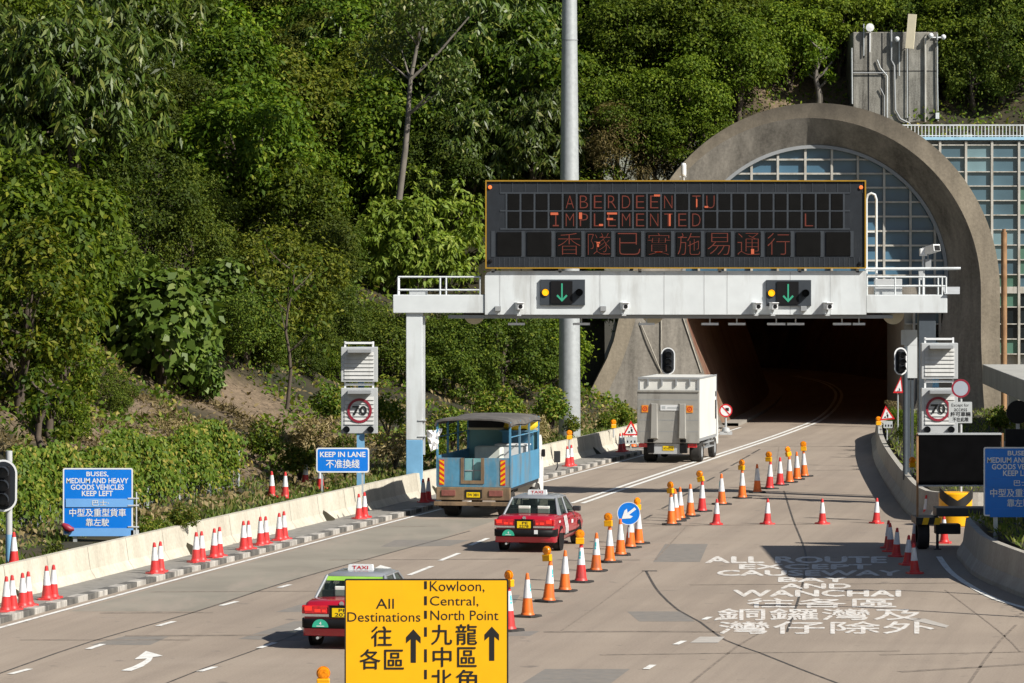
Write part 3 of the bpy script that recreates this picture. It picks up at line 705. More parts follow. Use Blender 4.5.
part('soffit_tray', 'grey', lambda m: m.box(gx(448), gx(893), .05, 1.2, gz(318.5), gz(315)))
for a, b in ((393, 484.7), (866.3, 947)):
    pl_ = part('platform', 'white', lambda m: m.box(gx(a), gx(b), -.1, 1.25, gz(313), gz(294.8)), bevel=.02)
def rails(m, xs, ya, yb, mids=()):
    for x in xs: m.cyl((gx(x), -.02, gz(295)), (gx(x), -.02, gz(ya)), .03, n=6); m.cyl((gx(x), 1.2, gz(295)), (gx(x), 1.2, gz(ya)), .03, n=6)
    for yy in (ya,) + tuple(mids):
        for d in (-.02, 1.2): m.cyl((gx(xs[0]), d, gz(yy)), (gx(xs[-1]), d, gz(yy)), .03, n=6)
part('railing', 'white', lambda m: (rails(m, [398, 440, 446, 480], 277, 295, (290,))))
part('railing', 'white', lambda m: (rails(m, [867, 895, 923, 942, 946], 277, 295, (286,)), m.cyl((gx(866), .4, gz(269)), (gx(962), .4, gz(268.5)), .05, n=6)))
part('equipment_box', 'lgrey', lambda m: m.box(gx(409), gx(427), .3, .8, gz(294.8), gz(289)), bevel=.01)
part('equipment_box', 'lgrey', lambda m: m.box(gx(876), gx(903), .3, .8, gz(294.8), gz(279)), bevel=.01)
part('walk_plate', 'lgrey', lambda m: m.face([(gx(944), -.2, gz(294)), (gx(959), -.2, gz(294)), (gx(963), .9, gz(287)), (gx(945), .9, gz(287))]))
part('ladder_hoop', 'white', lambda m: (m.tube([(gx(868), .6, gz(295)), (gx(868), .6, gz(199)), (gx(869.5), .6, gz(194.5)), (gx(873), .6, gz(193)), (gx(876.5), .6, gz(194.5)), (gx(878), .6, gz(199)), (gx(878), .6, gz(295))], .045, 8),
     [m.cyl((gx(868), .6, gz(y)), (gx(878), .6, gz(y)), .025, n=6) for y in (232, 271)]))
for a, b in ((508, 525), (573, 590), (639, 655), (702, 719), (729, 746), (768, 786), (788, 805), (834, 852), (854, 866)):
    part('lamp_tube', 'signwhite', lambda m: (m.box(gx(a), gx(b), .3, .5, gz(325.3), gz(323)), m.box(gx((a + b) / 2) - .02, gx((a + b) / 2) + .02, .38, .42, gz(323), gz(318.5))))
for px in (474, 654, 896):
    part('signal_back', 'cream', lambda m: m.lathe([(0, 0), (.36, 0), (.36, .08), (0, .08)], (gx(px), .9, gz(314)), 24, axis='y'))
for px in (498, 603, 803): part('sensor_box', 'grey', lambda m: m.box(gx(px) - .1, gx(px) + .1, -.33, -.16, gz(311), gz(306)), bevel=.01)

def bullet_cam(px, py, Y, label, sc=1.0, yaw=0):
    t = thing('traffic_camera', label, 'camera', (PX(px, Y), Y, PZ(py, Y)), yaw)
    m = MB(); m.box(-.1 * sc, .1 * sc, -.35 * sc, .25 * sc, -.05 * sc, .16 * sc); m.box(-.12 * sc, .12 * sc, -.42 * sc, .27 * sc, .16 * sc, .19 * sc); m.build('housing', 'signwhite', t, bevel=.015)
    m = MB(); m.cyl((0, -.36 * sc, .05 * sc), (0, -.34 * sc, .05 * sc), .07 * sc, n=12); m.build('lens', 'black', t)
    m = MB(); m.cyl((0, .05, -.2 * sc), (0, .05, -.05 * sc), .04 * sc, n=8); m.box(-.07 * sc, .07 * sc, -.03, .2, -.26 * sc, -.2 * sc); m.build('bracket', 'lgrey', t)
for px, l in ((519, 'white box camera on the gantry edge beneath the lane arrow next to the tree'), (624, 'white box camera on the gantry edge midway between both lane arrows, over the kerb lane'), (756.5, 'white box camera on the gantry just before the second lane arrow'),
              (773, 'white box camera directly beneath the second lane arrow'), (827.5, 'white box camera on the gantry edge past the second lane arrow')):
    bullet_cam(px, 308, GY - .35, l, 1.0, R(8))
t = thing('traffic_camera', 'slim white upright camera on top of the message board against the arch', 'camera', (PX(684, GY), GY + .3, PZ(180, GY)))
m = MB(); m.cyl((0, 0, 0), (0, 0, .16), .04, n=8); m.box(-.14, .1, -.04, .04, .1, .14); m.build('bracket', 'lgrey', t)
m = MB(); m.lathe([(0, .14), (.08, .15), (.09, .2), (.09, .5), (.07, .56), (0, .58)], n=14); m.build('housing', 'signwhite', t)
t = thing('traffic_camera', 'twin white camera head on a pole at the railed gantry platform', 'camera', (PX(925, GY), GY + .5, PZ(295, GY)))
m = MB(); m.cyl((0, 0, 0), (0, 0, 1.35), .05); m.box(-.16, -.02, -.1, .12, .5, .85); m.build('pole', 'lgrey', t)
m = MB(); m.box(-.12, .12, -.1, .2, 1.3, 1.55); m.build('head', 'signwhite', t, bevel=.02)
hm = MB(); hm.box(-.15, .15, -.35, .35, -.11, .13); h = hm.build('housing', 'signwhite', t, (.22, -.1, 1.5), R(35), bevel=.02); h.rotation_euler = (R(-12), 0, R(35))
m = MB(); m.box(-.12, .12, -.36, -.352, -.09, .08); m.build('lens', 'black', h)
m = MB(); m.box(.05, .25, -.1, .15, .9, 1.2); m.cyl((.15, 0, 1.0), (.15, 0, 1.4), .03); m.build('lamp_unit', 'grey', t, bevel=.015)

# ------------------------------------------------------------------ variable message board
BYY = GY - .25
mb_ = thing('message_board', 'large dark electronic message board in a thin yellow frame with orange letters', 'message board', (PX(676, BYY), BYY, PZ(269, BYY)))
def bX(px): return PX(px, BYY) - PX(676, BYY)
def bZ(py): return PZ(py, BYY) - PZ(269, BYY)
m = MB(); m.box(bX(486.5), bX(864.5), 0, .7, bZ(267.5), bZ(181.5)); body = m.build('cabinet', 'ledbg', mb_)
m = MB()
for px in [500 + 12.5 * k for k in range(30)]: m.box(bX(px) - .012, bX(px) + .012, -.012, .02, bZ(193), bZ(182))
for px in [489 + 5.0 * k for k in range(75)]: m.box(bX(px) - .012, bX(px) + .012, -.012, .02, bZ(267), bZ(257.5))
for k in range(25): m.box(bX(506.4 + 14.06 * k) - .03, bX(506.4 + 14.06 * k) + .03, -.014, .02, bZ(229), bZ(193.5))
for py in (193, 210.8, 229): m.box(bX(500), bX(850), -.016, .02, bZ(py) - .025, bZ(py) + .025)
for k in range(13): m.box(bX(493 + 29.9 * k) - .06, bX(493 + 29.9 * k) + .06, -.014, .02, bZ(257), bZ(231))
m.build('ribs', 'ledrib', body)
m = MB(); fr = .05
m.box(bX(485.3), bX(866), -.06, .72, bZ(181.5), bZ(180.2)); m.box(bX(485.3), bX(866), -.06, .72, bZ(268.6), bZ(267.4)); m.box(bX(485.3), bX(486.6), -.06, .72, bZ(267.4), bZ(181.5)); m.box(bX(864.6), bX(866), -.06, .72, bZ(267.4), bZ(181.5)); m.build('frame', 'gold', mb_)
m = MB()
for row, (ya, yb) in enumerate(((194, 209.8), (212, 227.8))):
    for k in range(24): m.box(bX(508 + 14.06 * k), bX(519.3 + 14.06 * k), -.03, .02, bZ(yb), bZ(ya))
for k in range(12): m.box(bX(497.2 + 29.9 * k), bX(521.6 + 29.9 * k), -.03, .02, bZ(255.6), bZ(232.2))
cells = m.build('display_cells', 'ledcell', mb_)
m = MB(); rng = random.Random(8)
def led(s, i, ya, yb):
    for q, ch in enumerate(s):
        if ch == ' ': continue
        if ch == 'I':
            cx_ = bX(513.6 + 14.06 * (i + q)); za, zb = bZ(ya + 1.5), bZ(yb - 1.5)
            m.box(cx_ - .02, cx_ + .02, -.036, -.034, zb, za); m.box(cx_ - .1, cx_ + .1, -.037, -.034, zb, zb + .045); m.box(cx_ - .1, cx_ + .1, -.037, -.034, za - .045, za); continue
        letters(m, ch, bX(513.6 + 14.06 * (i + q)), (bZ(ya) + bZ(yb)) / 2, (bZ(ya) - bZ(yb)) * .80, (bX(519) - bX(508)) * .74 if ch != 'I' else (bX(519) - bX(508)) * .16, -.02, -.034, 0)
def flush():
    global m
    m.build('lettering', ['led', 'led2'], cells); m = MB()
led('ABERDEEN', 4, 194, 209.8); flush(); led('TU', 13, 194, 209.8); flush(); led('IMPLEMENTED', 3, 212, 227.8); flush(); led('L', 21, 212, 227.8); flush()
for k, ch in enumerate('香隧已實施易通行'): letters(m, ch, bX(509.4 + 29.9 * (k + 2)), (bZ(232.2) + bZ(255.6)) / 2, .72, .74, -.02, -.034, 0)
flush()
for (xa, xb, ya, yb) in ((550.5, 558, 212.5, 215), (654, 660, 194.5, 196.5), (607, 617, 212.5, 214.5), (607, 613, 218, 220), (599, 603, 224, 226), (696, 697.3, 199, 207), (704.5, 708, 206, 207.8), (669, 670.6, 214, 226), (579, 582, 212.5, 219), (751, 754, 249, 254), (596.5, 600, 242, 243.5), (597, 599, 244, 247)):
    m.box(bX(xa), bX(xb), -.045, -.036, bZ(yb), bZ(ya), 0); m.build('lit_segment', 'led2', cells); m = MB()
for px, py, mt in ((490, 187.2, 'orange_on'), (861, 187.3, 'orange_on'), (490.5, 261, 'black'), (860, 263.5, 'black')):
    m = MB(); m.lathe([(0, -.06), (.06, -.05), (.065, 0)], (bX(px), 0, bZ(py)), 14, axis='y'); m.build('warning_light', mt, mb_)
m = MB()
for px in (493, 560, 640, 720, 800, 858): m.box(bX(px) - .05, bX(px) + .05, .1, .5, bZ(272.5), bZ(268.8))
m.build('support_feet', 'lgrey', mb_)

def lane_signal(pxa, pxb, pya, pyb, label):
    Y = GY - .16; cx = (pxa + pxb) / 2
    t = thing('lane_signal', label, 'lane signal', (PX(cx, Y), Y, PZ(pyb, Y)))
    w = PX(pxb, Y) - PX(pxa, Y); h = PZ(pya, Y) - PZ(pyb, Y)
    m = MB(); m.box(-w / 2, w / 2, -.08, 0, 0, h); c = m.build('casing', 'ledrib', t, bevel=.01)
    m = MB(); m.box(-w * .26, w * .22, -.12, -.08, .06, h - .05); s = m.build('arrow_panel', 'black', t)
    m = MB(); z0 = h * .5
    m.prism([(-.045, z0 + .3), (.005, z0 + .3), (.005, z0 - .20), (.12, z0 - .07), (.165, z0 - .115), (-.02, z0 - .31), (-.205, z0 - .115), (-.16, z0 - .07), (-.045, z0 - .20)], -.128, -.121); m.build('green_arrow', 'green_on', s)
    for sx, mt in ((-.38, 'amber_on'), (.37, 'black')):
        m = MB(); m.lathe([(0, -.10), (.10, -.095), (.115, -.08)], (w * sx, 0, h * .5), 16, axis='y'); l = m.build('lamp', mt, t)
        m = MB(); m.lathe([(.125, -.08), (.125, -.26)], (w * sx, 0, h * .5), 16, axis='y'); m.build('visor', 'dark', l) if mt == 'black' else m.build('hood', 'dark', l).scale.__setitem__(1, .5)
lane_signal(540, 585, 279.5, 305.3, 'lane signal with green down arrow on the gantry over the blue truck lane')
lane_signal(766, 811, 280, 306, 'lane signal with green down arrow on the gantry over the tunnel mouth')

# ------------------------------------------------------------------ signs
class Board:                               # measures a flat sign in photo pixels at its own distance
    def __init__(s, px, py, Y): s.cx, s.cy, s.Y = px, py, Y
    def x(s, px): return PX(px, s.Y) - PX(s.cx, s.Y)
    def z(s, py): return PZ(py, s.Y) - s.base
    def start(s, name, label, cat, base, rz=0):
        s.base = base; s.t = thing(name, label, cat, (PX(s.cx, s.Y), s.Y, base), rz); return s.t
    def text(s, m, txt, pxa, pxb, pya, pyb, bold=.012, y=-.034, mi=0):
        letters(m, txt, (s.x(pxa) + s.x(pxb)) / 2, (s.z(pya) + s.z(pyb)) / 2, s.z(pya) - s.z(pyb), s.x(pxb) - s.x(pxa), bold, y, mi)
    def panel(s, name, pxa, pxb, pya, pyb, mat, r=.06, y0=-.03, y1=0, parent=None):
        m = MB(); m.prism(rrect(s.x(pxa), s.x(pxb), s.z(pyb), s.z(pya), r), y0, y1, 0, 1); return m.build(name, [mat, 'grey'], parent or s.t)
    def border(s, pxa, pxb, pya, pyb, t, mat, parent, r=.06, y=-.033):
        a = rrect(s.x(pxa), s.x(pxb), s.z(pyb), s.z(pya), r); b = rrect(s.x(pxa) + t, s.x(pxb) - t, s.z(pyb) + t, s.z(pya) - t, max(.01, r - t * .6)); n = len(a); m = MB()
        m.raw([(p[0], y, p[1]) for p in a + b], [(k, (k + 1) % n, n + (k + 1) % n, n + k) for k in range(n)]); return m.build('border', mat, parent)

# yellow direction sign in front
S = Board(427, 640, 60.0); S.start('direction_sign', 'big yellow direction sign with black lettering and up arrows in front of the red taxi', 'sign', 0)
p = S.panel('panel', 345, 508, 579, 706, 'signyellow', .03); S.border(344.6, 508.4, 578.6, 706.4, .022, 'ink', p, .03)
m = MB()
for a in (('All', 376, 394, 598.5, 608.5, .0), ('Destinations', 347.5, 420.5, 612, 621.5, .0), ('Kowloon,', 430, 484.5, 581, 592.6, .0), ('Central,', 430, 478.5, 596, 606.8, .0), ('North Point', 430.5, 498.5, 610.3, 620, .0),
          ('往', 371.5, 391.8, 626, 646, .012), ('各', 360, 380.5, 649, 669, .012), ('區', 384.5, 403.8, 649.5, 669, .012), ('九', 431.5, 452, 624.5, 644.5, .012), ('龍', 456, 477, 624, 644.5, .012), ('中', 433, 451.5, 647, 666.5, .012), ('區', 457.5, 476.5, 647, 666.5, .012), ('北', 431.5, 452, 669.5, 690, .012), ('角', 456, 477, 669.5, 690, .012)):
    S.text(m, *a); m.build('lettering', 'ink', p); m = MB()
for cx, y0, y1 in ((413.4, 629, 662.5), (491.8, 626.3, 660.5)):
    P = [(cx - 2.6, y1), (cx + 2.6, y1), (cx + 2.6, y0 + 10), (cx + 7.3, y0 + 14.2), (cx + 7.3, y0 + 8), (cx, y0), (cx - 7.3, y0 + 8), (cx - 7.3, y0 + 14.2), (cx - 2.6, y0 + 10)]
    sheet_xz(m, [(S.x(a), S.z(b)) for a, b in P], -.034); m.build('up_arrow', 'ink', p); m = MB()
for a, b in ((581, 589), (596, 605), (610.5, 618.5), (627, 636.5), (649, 662), (669.5, 679), (685, 695)): m.raw([(S.x(424.2), -.034, S.z(a)), (S.x(427), -.034, S.z(a)), (S.x(427), -.034, S.z(b)), (S.x(424.2), -.034, S.z(b))], [(0, 1, 2, 3)])
m.build('dashed_line', 'ink', p)
for px in (370, 483):
    m = MB(); m.box(S.x(px) - .04, S.x(px) + .04, 0.01, .09, .04, S.z(582)); m.box(S.x(px) - .05, S.x(px) + .05, -.5, .6, 0, .05); m.build('leg', 'steel', S.t)

# blue lane signs
def blue_sign(S, x0, x1, y0, y1, dx, dy, lit):
    p = S.panel('panel', x0, x1, y0, y1, 'signblue', .05); S.border(x0, x1, y0, y1, .035, 'signwhite', p, .05)
    m = MB()
    k = lambda x: x0 + (x - 63) * (x1 - x0) / 70.0
    j = lambda y: y0 + (y - 468) * (y1 - y0) / 67.0
    for a in (('BUSES,', 86.5, 108.5, 471.5, 477), ('MEDIUM AND HEAVY', 66.5, 128.5, 478, 483.3), ('GOODS VEHICLES', 71, 124, 484.4, 489.7), ('KEEP LEFT', 82, 113, 490.7, 496)): S.text(m, a[0], k(a[1]), k(a[2]), j(a[3]), j(a[4]), .018); m.build('lettering', 'signwhite', p); m = MB()
    S.text(m, '中型及重型貨車', k(69.5), k(126), j(508.5), j(516.5), .015); m.build('lettering', 'signwhite', p); m = MB(); S.text(m, '靠左駛', k(86), k(109), j(518.5), j(526), .015)
    m.build('lettering', 'signwhite', p)
    f = S.panel('folding_flap', k(66), k(133.5), j(498.6), j(507), lit, .01, -.05, -.032); m = MB(); S.text(m, '巴士‧', k(92.5), k(109), j(500), j(505.5), .012, -.054); m.build('lettering', 'signwhite', f)
    S.panel('folding_flap', k(69), k(133.5), j(528), j(536), lit, .01, -.05, -.032)
    for px in (75, 121):
        m = MB(); m.box(S.x(k(px)) - .05, S.x(k(px)) + .05, .01, .11, -.3, S.z(y0) - .1); m.build('post', 'steel', S.t)
    m = MB()
    for py in (498.5, 505.5, 527, 536.5): m.cyl((S.x(k(128)), -.04, S.z(j(py))), (S.x(k(139)), -.04, S.z(j(py))), .025, n=6)
    m.cyl((S.x(k(136.5)), -.04, S.z(j(492))), (S.x(k(136.5)), -.04, S.z(j(537))), .02, n=6); m.box(S.x(k(131)), S.x(k(138.5)), -.05, .08, S.z(j(540)), S.z(j(530))); m.build('hinge_bars', 'lgrey', S.t)
S = Board(98, 500, 101.0); S.start('lane_sign', 'blue buses and goods vehicles keep left sign among the roadside shrubs', 'sign', .7); blue_sign(S, 63, 133, 468, 535, 0, 0, 'signblue2')
m = MB(); m.tube([(S.x(63), -.12, S.z(524)), (S.x(67), -.14, S.z(527)), (S.x(71), -.14, S.z(529)), (S.x(74.5), -.12, S.z(529))], [.05, .10, .085, .04], 10); lv = m.build('red_cover', 'ringred', S.t)
S = Board(1018, 480, 101.0); S.start('lane_sign', 'blue buses and goods vehicles keep left sign in shade on the grass bed', 'sign', .85); blue_sign(S, 983.5, 1055, 447, 516, 0, 0, 'signblue')
S = Board(342.5, 460, 121.5); S.start('lane_sign', 'small blue keep in lane sign in front of the speed sign post', 'sign', .7)
p = S.panel('panel', 316.3, 369.3, 447.7, 472.5, 'signblue', .08); S.border(316.3, 369.3, 447.7, 472.5, .04, 'signwhite', p, .08)
m = MB(); S.text(m, 'KEEP IN LANE', 320, 365.5, 451.7, 457, .02); S.text(m, '不准換綫', 326, 359.5, 459.5, 468, .015); m.build('lettering', 'signwhite', p)
m = MB(); m.box(S.x(362.5) - .03, S.x(362.5) + .03, .01, .07, 0, S.z(450)); m.build('post', 'steel', S.t)
m = MB(); m.box(S.x(322) - .03, S.x(322) + .03, .01, .07, 0, S.z(450)); m.build('post', 'steel', S.t)

def speed_sign(S, x0, up0, up1, lo0, lo1, post_px, label, base, rc):
    S.start('speed_sign', label, 'speed sign', base); w = 36.5; x1 = x0 + w
    def cab(name, a, b, tv, slats):
        m = MB(); m.box(S.x(x0), S.x(x1), 0, .35, S.z(b), S.z(a)); c = m.build(name, 'lgrey', S.t, bevel=.015)
        m = MB(); n = slats; za, zb = S.z(a + tv), S.z(b - (3 if lo1 != b else 9)); hgt = (za - zb) / n
        for i in range(n):
            z = za - i * hgt; m.raw([(S.x(x0 + 3.5), -.004, z - .02), (S.x(x1 - 3.5), -.004, z - .02), (S.x(x1 - 3.5), -.035, z - hgt + .0), (S.x(x0 + 3.5), -.035, z - hgt + .0), (S.x(x1 - 3.5), -.004, z - hgt - .0), (S.x(x0 + 3.5), -.004, z - hgt - .0)], [(0, 1, 2, 3), (3, 2, 4, 5)])
        m.build('louvre', 'louvre', c)
        m = MB(); m.box(S.x(x0 + 7), S.x(x1 - 6), -.42, -.01, S.z(a + 5.5), S.z(a + 2)); m.build('lamp_visor', 'grey', c, bevel=.01)
        return c
    up = cab('upper_cabinet', up0, up1, 4.5, 7); lo = cab('lower_cabinet', lo0, lo1, 8, 7)
    cx, cy, r = rc; m = MB()
    rr = S.x(cx + r) - S.x(cx)
    ring_xz(m, S.x(cx), S.z(cy), rr, rr * .80, -.05); m.build('red_ring', 'ringred', lo)
    m = MB(); S.text(m, '70', cx - 7.3, cx + 7.3, cy - 4.8, cy + 4.8, .02, -.05); m.build('numerals', 'ink', lo)
    m = MB()
    for px in (x0 + 5.5, x1 - 7):
        m = MB()
        m.lathe([(0, -.05), (.09, -.045), (.1, 0)], (S.x(px), 0, S.z(lo1 - 4)), 12, axis='y')
        m.lathe([(.11, 0), (.11, -.14)], (S.x(px), 0, S.z(lo1 - 4)), 12, axis='y')
        m.build('flasher', 'dark', lo)
    m = MB()
    for px in (x0 + 4, x1 - 4.5): m.box(S.x(px) - .03, S.x(px) + .03, .1, .16, S.z(lo0), S.z(up1)); m.box(S.x(px) - .03, S.x(px) + .03, .1, .16, S.z(up0), S.z(up0 - 5.5))
    m.build('bracket', 'signwhite', S.t)
    for y in (up0 - 4, up1 + 2.5): m = MB(); m.box(S.x(x0 + 4), S.x(x1 - 4.5), .08, .18, S.z(y + 1), S.z(y - 1)); m.build('rail', 'signwhite', S.t)
    m = MB(); m.box(S.x(post_px) - .12, S.x(post_px) + .12, .05, .3, -.2, S.z(lo1)); m.box(S.x(post_px) - .10, S.x(post_px) + .10, .36, .5, S.z(lo1), S.z(up0)); m.build('post', 'bluepost', S.t)
speed_sign(Board(359, 400, 124.0), 341, 347, 382, 388, 433.5, 360.5, 'louvred 70 speed limit cabinets on a blue post beside the ivy slope', .7, (359.7, 410.5, 12.3))
speed_sign(Board(940, 400, 127.0), 921.5, 343, 379, 388, 433.5, 937, 'louvred 70 speed limit cabinets behind the arrow board trailer', .72, (938, 409, 12.3))

def traffic_light(S, cx, y0, y1, w, post, label, base, pole_mats=('grey', 'grey'), rz=0, foot=None):
    S.start('traffic_light', label, 'traffic light', base, rz)
    m = MB(); h = S.z(y0) - S.z(y1); hw = (S.x(cx + w / 2) - S.x(cx)); zc = (S.z(y0) + S.z(y1)) / 2
    pill = lambda e: [(S.x(cx) + (hw + e) * math.cos(t), zc + (h / 2 - hw) * (1 if math.sin(t) >= 0 else -1) + (hw + e) * math.sin(t)) for t in [2 * math.pi * k / 32 for k in range(32)]]
    m = MB(); m.prism(pill(0), -.06, 0); b = m.build('back_board', 'ledbg', S.t)
    m = MB(); A, B = pill(0.002), pill(-.045); m.raw([(p[0], -.063, p[1]) for p in A + B], [(k, (k + 1) % 32, 32 + (k + 1) % 32, 32 + k) for k in range(32)]); m.build('border', 'signwhite', b)
    m = MB(); m.box(S.x(cx) - hw * .5, S.x(cx) + hw * .5, -.2, -.064, zc - h * .38, zc + h * .38); hd = m.build('signal_head', 'black', S.t, bevel=.02)
    for k in (-1, 0, 1):
        c = (S.x(cx), -.2, zc + k * h * .255)
        m = MB(); m.lathe([(0, -.02), (hw * .36, -.01), (hw * .42, 0)], c, 14, axis='y'); l = m.build('lamp', 'dark', hd)
        m = MB(); r = hw * .48
        m.strip([(c[0] + r * math.cos(t), -.2, c[2] + r * math.sin(t)) for t in [math.pi * q / 10 for q in range(-1, 12)]], [(c[0] + r * math.cos(t), -.2 - r * 1.3, c[2] + r * math.sin(t) - .02) for t in [math.pi * q / 10 for q in range(-1, 12)]], 0, True); m.build('visor', 'ledbg', l)
    (ppx, py0) = post; pw = .08
    m = MB(); zt = S.z(py0); zm = (foot if foot else 0)
    m.cyl((S.x(ppx), .1, zm), (S.x(ppx), .1, zt), pw, n=14); pp = m.build('pole', pole_mats[0], S.t)
    if foot: m = MB(); m.cyl((S.x(ppx), .1, -.2), (S.x(ppx), .1, foot), pw + .004, n=14); m.build('painted_foot', pole_mats[1], pp)
traffic_light(Board(6, 480, 93.0), 3.5, 459.5, 511.5, 28, (8.5, 451), 'traffic light with white rim on a pale pole cut by the frame edge', .7, ('lgrey', 'bluepost'), 0, .75)
traffic_light(Board(668, 360, 165.0), 668, 347.5, 374.5, 14, (668, 360), 'unlit traffic light with white rim rising behind the box truck', .3)
traffic_light(Board(902, 360, 129.0), 900, 347.5, 375, 13.5, (906.5, 347), 'unlit traffic light with white rim beside the speed cabinets over the trailer', .72, ('darkpost', 'darkpost'), R(14))

def disc_sign(S, cx, cy, r, face, base, name, label, ringm=None, pole=True, polew=.04, cat='sign'):
    S.start(name, label, cat, base); rr = S.x(cx + r) - S.x(cx)
    m = MB(); m.prism(circ(S.x(cx), S.z(cy), rr), -.02, 0, 0, 1); p = m.build('disc', [face, 'grey'], S.t)
    if ringm: m = MB(); ring_xz(m, S.x(cx), S.z(cy), rr, rr * .80, -.024); m.build('border', ringm, p)
    if pole: m = MB(); m.cyl((S.x(cx), .05, 0), (S.x(cx), .05, S.z(cy)), polew, n=10); m.build('post', 'lgrey', S.t)
    return p, rr
S = Board(961, 400, 118.0); S.start('access_sign', 'grey disc with red rim above a small grey text plate beside the speed cabinets', 'sign', .72)
rr = S.x(961 + 9.3) - S.x(961); m = MB(); m.prism(circ(S.x(960.7), S.z(388.3), rr), -.02, 0, 0, 1); d = m.build('disc', ['signgrey', 'grey'], S.t); m = MB(); ring_xz(m, S.x(960.7), S.z(388.3), rr, rr * .80, -.024); m.build('border', 'ringred', d)
p = S.panel('text_plate', 948.7, 972, 401.8, 423, 'signplate', .02, -.02, 0); m = MB()
S.text(m, 'Except for', 951.5, 969, 403.5, 407.5, .0, -.024); S.text(m, 'access', 954, 967, 408.3, 411.3, .0, -.024); S.text(m, '許可車輛', 950.5, 970.5, 411.8, 416.3, .01, -.024); S.text(m, '不在此限', 952.5, 968.5, 417.3, 421.5, .01, -.024); m.build('lettering', 'ink', p)
m = MB(); m.cyl((S.x(961), .05, 0), (S.x(961), .05, S.z(390)), .045, n=10); m.build('post', 'lgrey', S.t)
S = Board(1018, 412, 104.0); p, _ = disc_sign(S, 1018, 412, 11.7, 'black', .85, 'round_sign', 'black back of a round sign on a thin post above the blue sign', None, True, .05)
S = Board(1022, 440, 103.0); S.start('blank_sign', 'dark rectangular sign back standing behind the blue lane sign', 'sign', .85); p = S.panel('panel', 1005, 1046, 429, 462, 'black', .03); m = MB(); m.box(S.x(1025) - .05, S.x(1025) + .05, .01, .1, 0, S.z(435)); m.build('post', 'dark', S.t)
S = Board(912, 350, 131.5); S.start('cabinet_panel', 'plain white upright panel on posts behind the unlit traffic light', 'panel', .72)
p = S.panel('panel', 901, 921.5, 330, 345, 'white', .03); p = S.panel('panel', 904, 921.5, 345.2, 378, 'white', .03)
for px in (909, 912.5): m = MB(); m.box(S.x(px) - .045, S.x(px) + .045, .02, .12, 0, S.z(332)); m.build('post', 'darkpost', S.t)
# keep left disc on a cone of the line
S = Board(629, 530, 107.4); p, rr = disc_sign(S, 628.7, 513.4, 11.5, 'signblue', .35, 'arrow_sign', 'round blue sign with white diagonal arrow standing in the cone line', 'signblue', True, .02)
m = MB(); c = Vector((S.x(628.7), S.z(513.4))); q = rr / 11.5
d = Vector((-.79, -.61)); e = Vector((.61, -.79))
P = [(-8.5, 1.3), (0.5, 1.3), (-1.5, 4.9), (1.6, 4.9), (9.0, 0), (1.6, -4.9), (-1.5, -4.9), (0.5, -1.3), (-8.5, -1.3)]
sheet_xz(m, [tuple(c + (d * a + e * b) * q) for a, b in P], -.03); m.build('arrow', 'signwhite', p)
m = MB(); ring_xz(m, c.x, c.y, rr, rr * .95, -.027); m.build('rim', 'signwhite', p)
# no overtaking disc by the tunnel mouth
S = Board(726, 411, 176.0); p, rr = disc_sign(S, 725.8, 410.5, 6.6, 'signwhite', .12, 'round_sign', 'small white disc with red rim and slash where the kerb enters the tunnel', 'signred', True, .05)
m = MB(); c = Vector((S.x(725.8), S.z(410.5))); d = rr * .62; sheet_xz(m, [(c.x - d, c.y + d * .9), (c.x - d * .8, c.y + d * 1.1), (c.x + d, c.y - d * .9), (c.x + d * .8, c.y - d * 1.1)], -.027); m.build('slash', 'signred', p)
m = MB(); m.box(c.x - .02, c.x + .14, -.026, -.022, c.y - .02, c.y + .12); m.build('symbol', 'ink', p)
m = MB(); m.box(c.x - .28, c.x + .28, -.16, .16, 0, .14); m.lathe([(.2, .14), (.16, .3), (.05, .34)], (c.x, 0, 0), 10); m.build('ballast', 'lgrey', S.t)
def works_sign(S, tri, plate, label, base):
    S.start('roadworks_sign', label, 'sign', base); (ax, ay), (bx_, by), (cx, cy) = tri
    T = [(S.x(ax), S.z(ay)), (S.x(bx_), S.z(by)), (S.x(cx), S.z(cy))]
    m = MB(); m.prism(T, -.02, 0, 0, 1); p = m.build('triangle', ['signred', 'grey'], S.t)
    g0 = Vector((sum(t[0] for t in T) / 3, sum(t[1] for t in T) / 3)); m = MB(); sheet_xz(m, [tuple(g0 + (Vector(t) - g0) * .68) for t in T], -.024); m.build('field', 'signwhite', p)
    u = (T[2][0] - T[1][0]); m = MB(); b0 = T[1][1]
    sheet_xz(m, [(g0.x - .2 * u, b0 + .17 * u), (g0.x - .02 * u, b0 + .17 * u), (g0.x - .1 * u, b0 + .3 * u)], -.028); sheet_xz(m, [(g0.x - .02 * u, b0 + .34 * u), (g0.x + .05 * u, b0 + .17 * u), (g0.x + .1 * u, b0 + .17 * u), (g0.x + .12 * u, b0 + .36 * u), (g0.x + .02 * u, b0 + .44 * u)], -.028)
    sheet_xz(m, circ(g0.x + .02 * u, b0 + .48 * u, .045 * u, 10), -.028); m.build('symbol', 'ink', p)
    if plate:
        a, b, c, d = plate; p = S.panel('plate', a, b, c, d, 'signplate', .02, -.02, 0); m = MB(); S.text(m, '800m', a + 1.2, b - 1.2, c + 1.2, (c + d) / 2 - .4, .0, -.024) if False else None
        for k in range(3): m.box(S.x(a + 1.5 + k * (b - a) / 3.2), S.x(a + 2.8 + k * (b - a) / 3.2), -.026, -.022, S.z(d - 1.4), S.z((c + d) / 2))
        m.build('symbol', 'ink', p)
    m = MB(); m.cyl((S.x((bx_ + cx) / 2), .06, 0), (S.x((bx_ + cx) / 2), .06, S.z(by)), .03, n=8); m.build('stand', 'steel', S.t)
